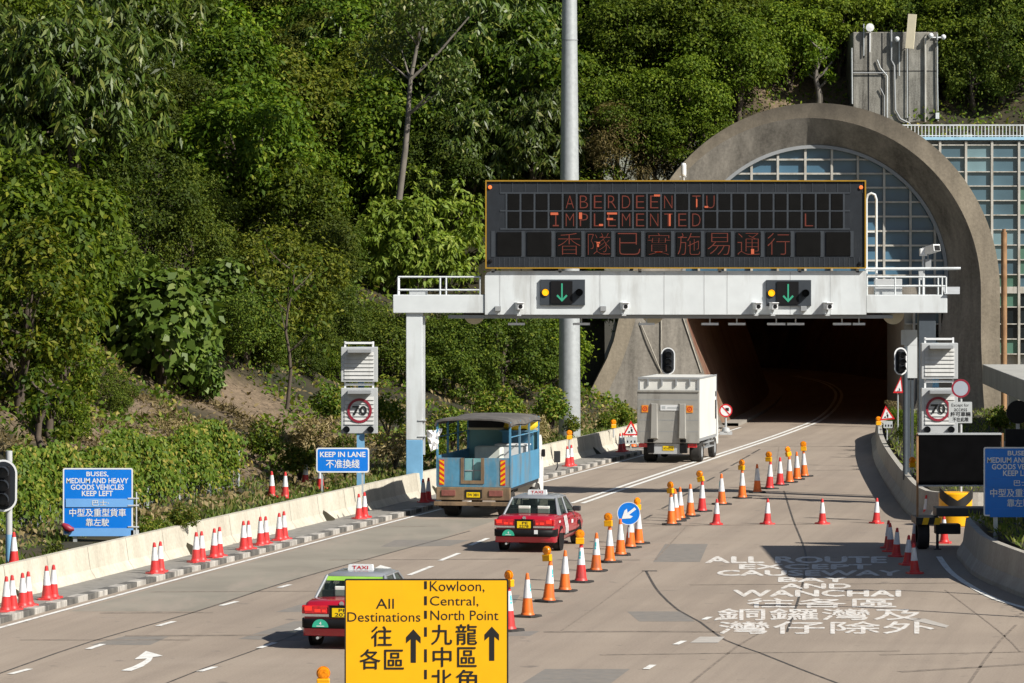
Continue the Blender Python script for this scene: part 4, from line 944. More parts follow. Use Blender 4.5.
works_sign(Board(631, 430, 163.0), ((631, 420.5), (622.5, 435.5), (639, 435.5)), (625.5, 637, 437, 444), 'red roadworks triangle above a small plate on the kerb beside the box truck', .12)
works_sign(Board(887, 420, 157.0), ((885.5, 405.5), (879.5, 420.5), (895, 419)), (883.5, 892.5, 421, 428), 'red roadworks triangle and plate on the planted bed at the tunnel barrier', .72)
works_sign(Board(900, 370, 150.0), ((901, 376), (893, 393), (903, 393)), None, 'red warning triangle half hidden behind the traffic light pole', .72)
# ------------------------------------------------------------------ vehicles
M['taxired'] = pm('taxi_red', (0.36, 0.006, 0.022), 0.28, 0, 0.05, 3, (0.30, 0.02, 0.03), 0.06, 3, coat=0.6)
M['silver'] = pm('silver_paint', (0.29, 0.31, 0.33), 0.3, 0.3, 0.05, 3, coat=0.4)
M['carglass'] = glass('car_glass', (0.015, 0.022, 0.02), 0.55)
M['chrome'] = pm('chrome', (0.62, 0.62, 0.62), 0.2, 0.8, 0.1, 8)
M['lensred'] = pm('lens_red', (0.50, 0.01, 0.015), 0.15, 0, 0.25, 14, spec=0.8)
M['plateyellow'] = pm('plate_yellow', (0.80, 0.55, 0.0), 0.45, 0, 0.05, 6)
M['badge'] = pm('badge_green', (0.03, 0.40, 0.26), 0.4, 0, 0.08, 8)
M['limestrip'] = pm('lime_strip', (0.24, 0.46, 0.06), 0.4, 0, 0.1, 5)
M['interior'] = pm('car_interior', (0.025, 0.025, 0.028), 0.9)
M['cover'] = pm('headrest_cover', (0.62, 0.66, 0.60), 0.8)
M['taxired2'] = pm('deck_white_mark', (0.62, 0.48, 0.46), 0.4)

def wheel(parent, x, y, r, w, name='wheel'):
    m = MB(); s = 1 if x > 0 else -1
    m.lathe([(r * .60, -w / 2), (r * .93, -w / 2), (r, -w * .32), (r, w * .32), (r * .93, w / 2), (r * .60, w / 2)], (0, 0, 0), 24, axis='x')
    t = m.build(name, 'rubber', parent, (x, y, r))
    m = MB(); m.lathe([(0, s * w * .40), (r * .2, s * w * .42), (r * .45, s * w * .36), (r * .62, s * w * .46)], (0, 0, 0), 20, axis='x'); m.build('rim', 'lgrey' if r < .35 else 'grey', t); m = MB(); m.lathe([(0, -s * w * .30), (r * .62, -s * w * .32)], (0, 0, 0), 16, axis='x'); m.build('hub', 'black', t)
    return t
def ring_section(y, w, zb, zt, crown=0.015):
    h = [(0, zb), (w * .80, zb), (w * .965, zb + .09), (w, zb + .26), (w * .995, zb + .42 * (zt - zb) + .08), (w * .965, zt - .10), (w * .93, zt - .035), (w * .86, zt), (w * .4, zt + crown * .8), (0, zt + crown)]
    return [(x, y, z) for x, z in h] + [(-x, y, z) for x, z in h[-2:0:-1]]
def taxi(label, loc, rz, strip, plate, stripes=True):
    t = thing('taxi', label, 'taxi', loc, rz, 'red urban taxis on the road')
    st = [(0.03, .775, .40, .90), (0.06, .80, .36, .955), (0.16, .825, .30, .985), (0.5, .84, .25, 1.0), (1.0, .845, .24, .995), (1.5, .848, .22, .965), (2.4, .85, .22, .95), (3.2, .848, .22, .945), (3.7, .845, .24, .91), (4.3, .83, .26, .83), (4.58, .80, .32, .76), (4.64, .77, .38, .70)]
    m = MB(); m.grid([ring_section(*s) for s in st], 0, True, True); m.face(ring_section(*st[0])); m.face(ring_section(*st[-1])[::-1])
    body = m.build('body', 'taxired', t)
    # greenhouse
    def gh(z):                      # half width, rear y, front y at height z
        k = (z - .95) / .47; return .775 - .165 * k, .92 + .50 * k, 3.45 - .72 * k
    m = MB(); rows = []
    for z, ins in ((1.40, 0.0), (1.445, .03), (1.475, .10), (1.49, .25), (1.497, .5)):
        w, a, b = gh(1.40); w -= ins; a += ins * 1.1; b -= ins * 1.3; cr = .06
        rows.append([(w - .03, a, z), (w, a + cr, z), (w, b - cr, z), (w - .03, b, z), (-w + .03, b, z), (-w, b - cr, z), (-w, a + cr, z), (-w + .03, a, z)])
    m.grid(rows, 0, True, True); m.face(rows[-1]); m.face(rows[0][::-1]); roof = m.build('roof', 'silver', t)
    w0, a0, b0 = gh(.96); w1, a1, b1 = gh(1.41)
    m = MB()
    for s in (-1, 1):
        A, B = Vector((s * w0, a0, .96)), Vector((s * w1, a1, 1.41)); C, D = Vector((s * w0, b0, .95)), Vector((s * w1, b1, 1.41))
        m.tube([A + Vector((-s * .01, .0, 0)), B], .035, 6); m.tube([C, D], .03, 6)
        # broad rear pillar and door pillars
        m.raw([A + Vector((s * .012, -.02, 0)), A + Vector((s * .012, .42, 0)), B + Vector((s * .012, .16, 0)), B + Vector((s * .012, -.02, 0))], [(0, 1, 2, 3)])
        for y in (2.2,): m.tube([(s * (w0 + .005), y, .95), (s * (w1 + .005), y + .02, 1.41)], .035, 6)
        m.tube([(s * (w1 + .004), a1, 1.405), (s * (w1 + .004), b1, 1.405)], .025, 6)
        m.build('pillars', 'silver', roof); m = MB()
    m = MB(); e = .02
    m.raw([(-w0, a0 - .0, .965), (w0, a0 - .0, .965), (w1, a1 - .0, 1.405), (-w1, a1 - .0, 1.405)], [(0, 1, 2, 3)]); rw = m.build('rear_window', 'carglass', t)
    if strip:
        m = MB(); k = .80; L = lambda k: (w0 + (w1 - w0) * k, a0 + (a1 - a0) * k - .012, .965 + .44 * k)
        a, b = L(.80), L(.98); m.raw([(-a[0] + .04, a[1], a[2]), (a[0] - .04, a[1], a[2]), (b[0] - .03, b[1], b[2]), (-b[0] + .03, b[1], b[2])], [(0, 1, 2, 3)]); m.build('lime_strip', 'limestrip', rw)
    m = MB(); m.raw([(-w0, b0, .955), (w0, b0, .955), (w1, b1, 1.405), (-w1, b1, 1.405)], [(0, 1, 2, 3)]); m.build('windscreen', 'carglass', t)
    for s in (-1, 1):
        m = MB()
        for ya, yb, yc, yd in ((a0 + .40, 2.17, 2.19, a1 + .14), (2.23, b0 - .05, b1 - .03, 2.25)): m.raw([(s * w0, ya, .96), (s * w0, yb, .96), (s * w1, yc, 1.40), (s * w1, yd, 1.40)], [(0, 1, 2, 3)])
        m.build('side_window', 'carglass', t)
    m = MB(); m.box(-.70, .70, .95, 3.4, .975, .985); m.box(-.66, .66, 1.15, 1.4, .97, 1.12)
    for x in (-.36, .36): m.box(x - .24, x + .24, 2.2, 2.4, .97, 1.16); m.box(x - .13, x + .13, 2.24, 2.34, 1.16, 1.30)
    m.build('seats', 'interior', t, bevel=.03)
    for x in (-.22, .32): m = MB(); m.box(x - .17, x + .17, 1.12, 1.19, 1.0, 1.21); m.build('headrest_cover', 'cover', t, bevel=.02)
    # rear end
    m = MB(); rows = []
    for z, d in ((.44, .0), (.46, -.06), (.61, -.07), (.63, -.03), (.634, .1)):
        rows.append([(-.845, .55, z), (-.85, .12 + d * .3, z), (-.78, .0 + d, z), (-.4, -.03 + d, z), (.4, -.03 + d, z), (.78, .0 + d, z), (.85, .12 + d * .3, z), (.845, .55, z)])
    m.grid(rows, 0, True); bp = m.build('bumper', 'black', t)
    m = MB(); rows = []
    for z, d in ((.27, .1), (.30, .0), (.438, -.035)): rows.append([(-.83, .5, z), (-.83, .12, z), (-.76, .0 + d, z), (-.4, -.02 + d, z), (.4, -.02 + d, z), (.76, .0 + d, z), (.83, .12, z), (.83, .5, z)])
    m.grid(rows, 0, True); m.build('lower_bumper', 'taxired', bp)
    for s in (-1, 1):
        m = MB(); m.box(min(s * .30, s * .775), max(s * .30, s * .775), -.015, .06, .735, .905); m.box(min(s * .775, s * .835), max(s * .775, s * .835), .01, .16, .735, .905); l = m.build('tail_light', 'lensred', t, bevel=.015)
        m = MB(); m.box(min(s * .62, s * .77), max(s * .62, s * .77), -.02, -.016, .80, .89); m.box(min(s * .44, s * .56), max(s * .44, s * .56), -.02, -.016, .77, .83); m.box(min(s * .33, s * .40), max(s * .33, s * .40), -.02, -.016, .77, .82); m.build('bulb', 'tail_on', l)
        m = MB(); m.box(min(s * .26, s * .83), max(s * .26, s * .83), -.012, .05, .68, .728); m.build('chrome_strip', 'chrome', l)
    m = MB(); m.box(-.245, .245, -.022, .05, .655, .905); m.box(-.27, .27, -.03, -.015, .895, .915); ps = m.build('plate_recess', 'black', t)
    m = MB(); m.box(-.19, .19, -.032, -.024, .675, .86); pl = m.build('number_plate', 'plateyellow', ps)
    m = MB(); letters(m, plate[0], 0.03, .812, .065, .16, .012, -.035); m.build('lettering', 'ink', pl); m = MB(); letters(m, plate[1], 0.0, .725, .075, .26, .012, -.035); m.build('lettering', 'ink', pl)
    m = MB(); m.lathe([(0, -.004), (.05, 0)], (0, .02, .945), 14, axis='y'); m.build('emblem', 'chrome', t)
    m = MB(); sheet_xz(m, [(-.42 + .17 * math.cos(R(a)), .47 + .165 * math.sin(R(a))) for a in range(0, 181, 12)], -.105); bd = m.build('seat_badge', 'badge', bp)
    m = MB(); letters(m, '4', -.42, .55, .07, None, .01, -.108); m.build('lettering', 'signwhite', bd); m = MB(); m.box(-.50, -.34, -.108, -.106, .485, .50); m.build('lettering', 'signwhite', bd)
    m = MB(); m.box(.30, .40, -.112, -.10, .52, .63); m.build('sticker', 'signwhite', bp)
    # roof sign
    m = MB(); m.prism([(-.27, 1.49), (.27, 1.49), (.25, 1.61), (-.25, 1.61)], 1.86, 2.0); rs = m.build('roof_sign', 'signwhite', t, bevel=.015)
    m = MB(); letters(m, 'TAXI', 0, 1.55, .07, .34, .015, 1.853); m.build('lettering', 'signred', rs)
    for x, y in ((-.735, 1.02), (.735, 1.02), (-.735, 3.70), (.735, 3.70)): wheel(t, x, y, .31, .19)
    for x in (-1, 1):
        for y in (1.02, 3.70): m = MB(); m.lathe([(.0, x * .843), (.352, x * .843), (.36, x * .852), (.33, x * .80)], (0, y, .33), 24, axis='x'); m.build('wheel_arch', 'black', t)
    for s in (-1, 1):
        m = MB(); m.box(min(s * .80, s * 1.02), max(s * .80, s * 1.02), 2.95, 3.07, .97, 1.11); m.build('door_mirror', 'dark', t, bevel=.025)
        m = MB(); m.box(min(s * .846, s * .858), max(s * .846, s * .858), 1.38, 3.4, .40, .45); m.box(min(s * .846, s * .856), max(s * .846, s * .856), 2.1, 2.2, .80, .83); m.box(min(s * .846, s * .856), max(s * .846, s * .856), 3.0, 3.1, .80, .83); m.build('side_trim', 'black', t)
        if stripes:
            m = MB()
            for k in range(3):
                y0 = 1.42 + .16 * k; P = [(y0, .93), (y0 + .10, .93), (y0 + .30, .60), (y0 + .26, .42), (y0 + .18, .42), (y0 + .20, .60)]; m = MB()
                m.face([(s * (.8475 + (.012 if z < .8 else -.012)), y, z) for y, z in P]); m.build('white_stripe', 'signwhite', t)
            m = MB(); m.box(min(s * .846, s * .853), max(s * .846, s * .853), .68, .86, .78, .84); m.build('door_lettering', 'signwhite', t); m = MB(); m.box(min(s * .852, s * .858), max(s * .852, s * .858), 2.5, 2.75, .66, .76); m.build('door_lettering', 'signwhite', t)
    m = MB(); m.cyl((-.5, -.02, .24), (-.5, .3, .24), .03, n=8); m.build('exhaust', 'steel', t)
    return t
taxi('red taxi with silver roof and white side stripes, beside the cone line', (.33, 106.6, 0), R(-11.4), False, ('PE', '2278'))
taxi('red taxi with lime strip on its rear window, half hidden by the yellow sign', (-3.50, 80.0, 0), R(-9.8), True, ('PE', '207'), False)

# box truck with tail lift
M['truckgrey'] = pm('tail_lift_grey', (0.33, 0.325, 0.30), 0.5, 0.1, 0.07, 2, (0.2, 0.19, 0.17), 0.25, 2)
M['truckwhite'] = pm('truck_white', (0.72, 0.72, 0.68), 0.4, 0, 0.04, 1, (0.55, 0.53, 0.47), 0.12, 1.2)
M['hazard_orange'] = pm('hazard_orange', (0.75, 0.26, 0.02), 0.5, 0, 0.12, 8)
bt_ = thing('box_truck', 'white box truck with grey tail lift heading for the tunnel mouth', 'truck', (6.17, 153.6, 0), R(-11.5))
W = 1.21
m = MB(); m.box(-W, W, .02, 4.6, .90, 3.36); cb = m.build('cargo_box', 'truckwhite', bt_, bevel=.02)
m = MB()
for s in (-1, 1): m.box(min(s * (W - .07), s * (W + .012)), max(s * (W - .07), s * (W + .012)), -.02, .06, .88, 3.37); m.box(min(s * (W - .02), s * (W + .012)), max(s * (W - .02), s * (W + .012)), 0, 4.62, .86, .98); m.box(min(s * (W - .02), s * (W + .012)), max(s * (W - .02), s * (W + .012)), 0, 4.62, 3.31, 3.375); m.box(min(s * (W - .02), s * (W + .014)), max(s * (W - .02), s * (W + .014)), 4.5, 4.62, .9, 3.37)
m.box(-W - .012, W + .012, -.03, .06, 3.30, 3.385); m.build('box_frame', 'grey', cb)
m = MB()
for x in (-.82, -.27, .30, .84): m = MB(); m.box(x - .03, x + .03, -.05, .02, 3.05, 3.30); m.build('door_hook', 'grey', cb)
m = MB(); m.box(-W - .02, W + .02, -.16, -.04, .80, 2.84); m.box(-W - .03, W + .03, -.2, -.03, 2.80, 2.88); tl = m.build('tail_lift', 'truckgrey', bt_, bevel=.01)
m = MB()
for z in (1.25, 1.7, 2.15, 2.5): m.box(-W, W, -.164, -.15, z - .012, z + .012)
m.build('panel_grooves', 'grey', tl)
for x in (-.56, .56): m = MB(); m.raw([(x - .17, -.17, .95), (x + .17, -.17, .95), (x + .14, -.30, 1.0), (x - .10, -.30, 1.0), (x - .14, -.17, 2.35), (x + .14, -.17, 2.35), (x + .12, -.24, 2.33), (x - .08, -.24, 2.33)], [(0, 1, 2, 3), (3, 2, 6, 7), (1, 5, 6, 2), (0, 3, 7, 4), (4, 7, 6, 5)]); m.build('lift_rib', 'truckgrey', tl)
for x in (-.92, .86):
    m = MB(); m.box(x - .13, x + .13, -.18, -.16, 2.0, 2.28); hz = m.build('hazard_plate', 'hazard_orange', tl)
    m = MB(); ring_xz(m, x, 2.14, .10, .065, -.184, n=16); sheet_xz(m, circ(x, 2.14, .03, 8), -.184); m.build('hazard_ring', 'signred', hz)
m = MB(); m.box(-.30, .52, -.18, -.16, 2.08, 2.30); np_ = m.build('name_plate', 'signwhite', tl)
m = MB(); m.box(-.24, -.10, -.184, -.18, 2.14, 2.25); m.box(-.02, .46, -.184, -.18, 2.16, 2.21); m.build('printing', 'signplate', np_)
m = MB(); m.box(-.92, .92, .1, 6.0, .72, .88); m.box(-.45, .45, .3, 5.9, .5, .72); m.build('chassis', 'dark', bt_)
m = MB(); m.box(-.80, .55, -.08, .0, .36, .78); bpnl = m.build('bumper_panel', 'lgrey', bt_, bevel=.01)
m = MB(); m.box(-.22, .22, -.095, -.083, .50, .68); pl = m.build('number_plate', 'plateyellow', bpnl); m = MB(); letters(m, 'KS 6214', 0, .59, .09, .36, .012, -.098); m.build('lettering', 'ink', pl)
for x in (-.70, .60): m = MB(); m.box(x - .14, x + .14, -.14, .1, .40, 1.05); m.box(x - .12, x + .12, -.2, .0, .82, .95); m.build('lift_arm', 'black', bt_, bevel=.02)
for x in (-1.0, .95): m = MB(); m.box(x - .18, x + .18, -.09, .02, .62, .78); m.build('tail_light', 'lensred', bt_, bevel=.01)
for s in (-1, 1):
    wheel(bt_, s * .92, 1.25, .42, .46); wheel(bt_, s * .98, 5.0, .42, .24)
    m = MB(); m.box(min(s * 1.0, s * 1.18), max(s * 1.0, s * 1.18), 1.9, 4.2, .5, .54); m.box(min(s * 1.0, s * 1.18), max(s * 1.0, s * 1.18), 1.9, 4.2, .7, .74); m.box(min(s * 1.0, s * 1.18), max(s * 1.0, s * 1.18), 2.8, 2.9, .5, .9); m.build('side_guard', 'grey', bt_)
    if s > 0: continue
    m = MB(); m.box(min(s * 1.14, s * 1.34), max(s * 1.14, s * 1.34), 5.75, 5.85, 1.7, 2.2); m.build('door_mirror', 'black', bt_, bevel=.03)
m = MB(); m.prism([(4.7, .5), (6.35, .5), (6.4, 1.2), (6.05, 2.25), (5.9, 2.4), (4.7, 2.4)], -1.02, 1.02); cab = m.build('cab', 'truckwhite', bt_, bevel=.04); cab.rotation_euler = (0, 0, R(90))
m = MB(); m.box(1.217, 1.225, 4.2, 4.5, 1.6, 2.35); m.box(1.217, 1.226, 4.25, 4.5, 2.5, 2.7); m.build('side_marking', 'dark', cb)

# blue open-sided works truck
M['truckblue'] = pm('truck_blue', (0.065, 0.225, 0.37), 0.6, 0, 0.10, 2, (0.15, 0.18, 0.19), 0.3, 2)
M['dustyblue'] = pm('dusty_blue', (0.075, 0.235, 0.36), 0.7, 0, 0.2, 3, (0.28, 0.23, 0.15), 0.35, 2)
M['canvas'] = pm('dark_canvas', (0.085, 0.08, 0.075), 0.9, 0, 0.15, 2, (0.14, 0.13, 0.115), 0.3, 2, (1, 1, 1))
M['wood'] = pm('weathered_wood', (0.22, 0.15, 0.085), 0.85, 0, 0.2, 3, (0.10, 0.07, 0.045), 0.35, 3)
M['tealpanel'] = pm('teal_panel', (0.17, 0.36, 0.37), 0.6, 0, 0.08, 2, (0.2, 0.3, 0.3), 0.2, 2)
M['yellowbag'] = pm('yellow_bag', (0.72, 0.50, 0.02), 0.6, 0, 0.12, 4)
b2 = thing('works_truck', 'battered blue open-sided truck with canvas roof and hazard stripes', 'truck', (-1.19, 121.0, 0), R(-10.8))
W = 1.15; L = 4.9
m = MB(); m.box(-W, W, 0, L, .86, .98); m.box(-.45, .45, .1, 6.6, .55, .86); m.build('chassis', 'dark', b2)
def post(x, y, z0=.98, z1=2.98, r=.03): m = MB(); m.box(x - r, x + r, y - r, y + r, z0, z1); return m.build('post', 'truckblue', b2)
m = MB()
# tailgate with a cut-out: four pieces butted
m.box(-W, -.30, -.03, .03, .96, 1.86); m.box(.24, W, -.03, .03, .96, 1.86); m.box(-.30, .24, -.03, .03, .96, 1.14); tg = m.build('tailgate', 'dustyblue', b2)
m = MB(); m.box(-.40, -.30, -.05, .0, 1.06, 1.86); m.box(.24, .34, -.05, .0, 1.06, 1.86); m.box(-.40, .34, -.055, .0, 1.06, 1.16); m.build('window_frame', 'wood', tg)
m = MB(); m.box(-.30, .24, .10, .14, 1.0, 1.84); tpn = m.build('inner_panel', 'tealpanel', tg)
m = MB(); m.box(-.03, -.01, .08, .102, 1.1, 1.84); m.box(-.3, .24, .08, .102, 1.45, 1.48); m.build('panel_seam', 'grey', tpn)
M['stripered'] = pm('stripe_red', (0.62, 0.02, 0.02), 0.4); M['stripeyel'] = pm('stripe_yellow', (0.80, 0.45, 0.0), 0.4)
for x, s in ((-1.0, 1), (.93, -1)):
    m = MB(); m.box(x - .075, x + .075, -.045, -.032, 1.02, 1.80, 0); 
    for k in range(5):
        z = 1.0 + .165 * k; q = [(x - .075, z + (.10 if s > 0 else 0)), (x + .075, z + (0 if s > 0 else .10)), (x + .075, z + (.085 if s > 0 else .185)), (x - .075, z + (.185 if s > 0 else .085))]
        m.face([(a, -.048, min(max(b, 1.02), 1.80)) for a, b in q], 1)
    m.build('hazard_stripes', ['stripered', 'stripeyel'], tg)
for s in (-1, 1):
    m = MB(); zt = 1.92; x0, x1 = min(s * (W - .03), s * (W + .03)), max(s * (W - .03), s * (W + .03))
    m.raw([(x, y, z) for x in (x0, x1) for y, z in ((0.06, .93), (L, .98), (L, zt), (.06, zt))], [(0, 1, 2, 3), (4, 7, 6, 5), (0, 4, 5, 1), (1, 5, 6, 2), (2, 6, 7, 3), (3, 7, 4, 0)]); m.build('side_panel', 'truckblue', b2)
    for y in (.0, 1.6, 3.2, L - .08): post(s * W, y, .98, 2.98)
    m = MB(); m.cyl((s * W, 0, 2.5), (s * W, L, 2.5), .02, n=6); m.build('side_rail', 'truckblue', b2)
m = MB()
xs_ = [-1.22, -1.16, -.95, -.6, -.2, .2, .6, .95, 1.16, 1.22]; za = [2.90, 3.02, 3.06, 3.08, 3.09, 3.09, 3.08, 3.05, 2.99, 2.86]
rows = [[(x * (1 + .004 * math.sin(y * 3)), y, z + .03 * math.sin(y * 2.1)) for x, z in zip(xs_, za)] for y in np.linspace(-.12, L + .05, 9)]
rows2 = [[(p[0] * .97, p[1], p[2] - .05) for p in r] for r in rows]
m.grid(rows, 0, True); m.grid(rows2, 0, True); m.strip(rows[0], rows2[0]); m.strip(rows[-1], rows2[-1]); m.build('canvas_roof', 'canvas', b2)
m = MB(); m.box(-W, W, L - .06, L, .98, 2.52); m.build('bulkhead', 'tealpanel', b2)
m = MB(); m.box(-W, W, L - .12, L + .02, 2.52, 2.60); m.build('bulkhead_rail', 'cream', b2)
m = MB(); m.box(-W - .02, W + .02, -.09, 0.05, .55, .95); bb = m.build('rear_beam', 'wood', b2, bevel=.015)
for x in (-.78, .72): m = MB(); m.box(x - .22, x + .22, -.12, -.09, .68, .86); m.build('tail_light', pm('dusty_lens', (0.22, 0.075, 0.06), 0.5, 0, 0.2, 8), bb, bevel=.01)
m = MB(); m.box(-.24, .28, -.115, -.09, .62, .88); pl0 = m.build('plate_board', 'ink', bb); m = MB(); m.box(-.20, .22, -.125, -.116, .64, .80); pl = m.build('number_plate', 'plateyellow', pl0); m = MB(); letters(m, 'EW 3801', .01, .72, .09, .34, .012, -.128); m.build('lettering', 'ink', pl)
m = MB(); m.box(-W - .08, W + .05, -.16, .0, .38, .50); m.build('step_bumper', 'wood', b2, bevel=.01)
for s in (-1, 1): m = MB(); m.box(min(s * .62, s * 1.1), max(s * .62, s * 1.1), .35, .38, .25, .70); m.build('mud_flap', 'black', b2)
for s in (-1, 1): wheel(b2, s * .85, .95, .41, .44); wheel(b2, s * .95, 5.3, .41, .24)
m = MB(); m.prism([(L + .1, .5), (L + 1.65, .5), (L + 1.7, 1.2), (L + 1.4, 2.2), (L + 1.25, 2.32), (L + .1, 2.32)], -1.0, 1.0); cab = m.build('cab', 'truckwhite', b2, bevel=.04); cab.rotation_euler = (0, 0, R(90))
m = MB(); m.box(1.02, 1.14, L + 1.2, L + 1.28, 1.6, 1.85); m.build('door_mirror', 'black', b2, bevel=.03)
M['dullred'] = pm('dull_lens', (0.22, 0.07, 0.055), 0.5, 0, 0.2, 8)
m = MB(); m.box(-W + .05, W - .05, L - .3, L - .15, 2.60, 3.05); m.build('rolled_curtain', 'interior', b2, bevel=.04)
rzv = R(-10.8); base2 = Vector((-1.19, 121.0, 0)); rot = Matrix.Rotation(rzv, 3, 'Z')
def on2(p): return base2 + rot @ Vector(p)
m = MB(); m.box(-.42, .42, -.3, .3, 0, .5); o_ = m.build('storage_box', 'cover', loc=on2((-.02, 2.6, .98)), rz=rzv, bevel=.04); tag(o_, 'white lidded box on the bed of the blue truck, the nearer to its tailgate', 'box'); o_.scale = (1, 1, 2.25)
m = MB(); m.box(-.5, .5, -.35, .35, 0, 1.1); m.box(-.53, .53, -.38, .38, 1.1, 1.16); tag(m.build('storage_box', 'signwhite', loc=on2((.55, 3.6, .98)), rz=rzv, bevel=.03), 'taller white box by the bulkhead inside the blue truck', 'box')
m = MB(); rng = random.Random(2)
m.grid([[(math.cos(t) * .55 * r * (1 + .12 * math.sin(3 * t + z * 5)), math.sin(t) * .3 * r, z + .04 * math.sin(4 * t)) for t in [2 * math.pi * k / 18 for k in range(18)]] for z, r in ((0, .8), (.1, 1), (.25, .95), (.38, .7), (.44, .3))], 0, True, True)
tag(m.build('sack', 'yellowbag', loc=on2((.62, 4.45, 2.14 + .42)), rz=rzv), 'yellow sack stowed high at the front of the blue truck', 'sack')
m = MB(); m.box(-.55, .55, -.3, .3, 0, .04); m.box(-.5, .5, -.04, .04, -1.5, 0)
o_ = m.build('sack_shelf', 'truckblue', b2, (.55, 4.45, 2.5)); 
m = MB(); rows = []
rng = random.Random(4)
for i in range(7):
    rows.append([((k / 6 - .5) * .42 * (1.1 - .09 * i) + rng.uniform(-.03, .03), rng.uniform(-.06, .06) + .08 * math.sin(k * 1.7 + i), .36 - i * .105 + .10 * abs(k / 6 - .3) + rng.uniform(-.03, .03)) for k in range(7)])
m.grid(rows, 0, False); bagp = on2((-1.24, -.12, 2.34)); M['bagwhite'] = pm('white_plastic', (0.78, 0.78, 0.78), 0.35, 0, 0.05, 4, (0.2, 0.2, 0.22), 0.1, 4)
o_ = m.build('plastic_bag', 'bagwhite', loc=bagp, rz=.3); md = o_.modifiers.new('thick', 'SOLIDIFY'); md.thickness = .01; tag(o_, 'crumpled white plastic bag tied to the rear post of the blue truck', 'bag')

# arrow board trailer between the barriers
tr = thing('board_trailer', 'black blank message board on a low trailer between the grey barriers', 'trailer', (11.35, 107.6, 0), 0)
def rx(px): return PX(px, 107.4) - 11.35
def rz_(py): return PZ(py, 107.4)
m = MB(); m.box(rx(921), rx(1003), 0.3, .55, rz_(486), rz_(435.5)); bd = m.build('board', 'boardblack', tr, bevel=.02)
m = MB(); m.box(rx(920), rx(1004), .27, .58, rz_(435.6), rz_(434)); m.build('board_edge', 'lgrey', bd)
m = MB(); m.box(rx(920), rx(1004), .27, .58, rz_(487.5), rz_(486)); m.build('board_edge', 'lgrey', bd)
m = MB(); m.box(rx(918.5), rx(920.5), .3, .42, 0.75, rz_(434)); m.box(rx(1004), rx(1006), .3, .42, .75, rz_(434)); m.build('mast', 'rust', tr)
m = MB(); m.box(rx(937), rx(1010), -.05, .9, rz_(517), rz_(508.5)); m.build('deck', 'dark', tr, bevel=.02)
m = MB(); xa, xb = rx(916.5), rx(940); n = 4
for k in range(n): m.raw([(xa + (xb - xa) * k / n, -.08, rz_(525)), (xa + (xb - xa) * (k + 1) / n, -.08, rz_(525)), (xa + (xb - xa) * (k + 1.3) / n, -.08, rz_(518)), (xa + (xb - xa) * (k + .3) / n, -.08, rz_(518))], [(0, 1, 2, 3)], k % 2)
m.box(xa, xb, -.075, 1.2, rz_(525), rz_(518), 0); m.build('hazard_bar', ['ink', 'stripeyel'], tr)
m = MB(); m.box(rx(937), rx(962), .1, .6, rz_(535), rz_(525)); m.build('battery_box', 'ink', tr, bevel=.02)
wheel(tr, rx(925), .45, .42, .32); wheel(tr, rx(1000), .45, .42, .32)
m = MB(); m.cyl((rx(939), .2, 0), (rx(939), .2, .8), .04, n=8); m.box(rx(939) - .1, rx(939) + .1, .1, .3, 0, .03); m.build('jack_leg', 'dark', tr)
# yellow crash drum at the barrier nose
dr = thing('crash_drum', 'yellow drum with black chevron at the nose of the grey barrier', 'drum', (13.35, 117.4, 0))
m = MB(); m.lathe([(0, .75), (.44, .75), (.48, .72), (.48, .02), (.46, 0)], n=28); m.lathe([(.50, .98), (.50, 1.02)], n=28) if False else None; db = m.build('drum', 'lampyellow', dr); db.scale = (1.05, 1.05, 1.35)
m = MB(); n = 24
for za, zb in ((.62, .86),):
    lo_ = []; hi_ = []
    for k in range(n + 1):
        a = R(200 + 140 * k / n); q = abs(k / n - .5) * 2; lo_.append((.512 * math.cos(a), .512 * math.sin(a), za - .28 + .30 * q)); hi_.append((.512 * math.cos(a), .512 * math.sin(a), zb - .28 + .30 * q))
    m.strip(lo_, hi_)
m.build('chevron', 'ink', db)

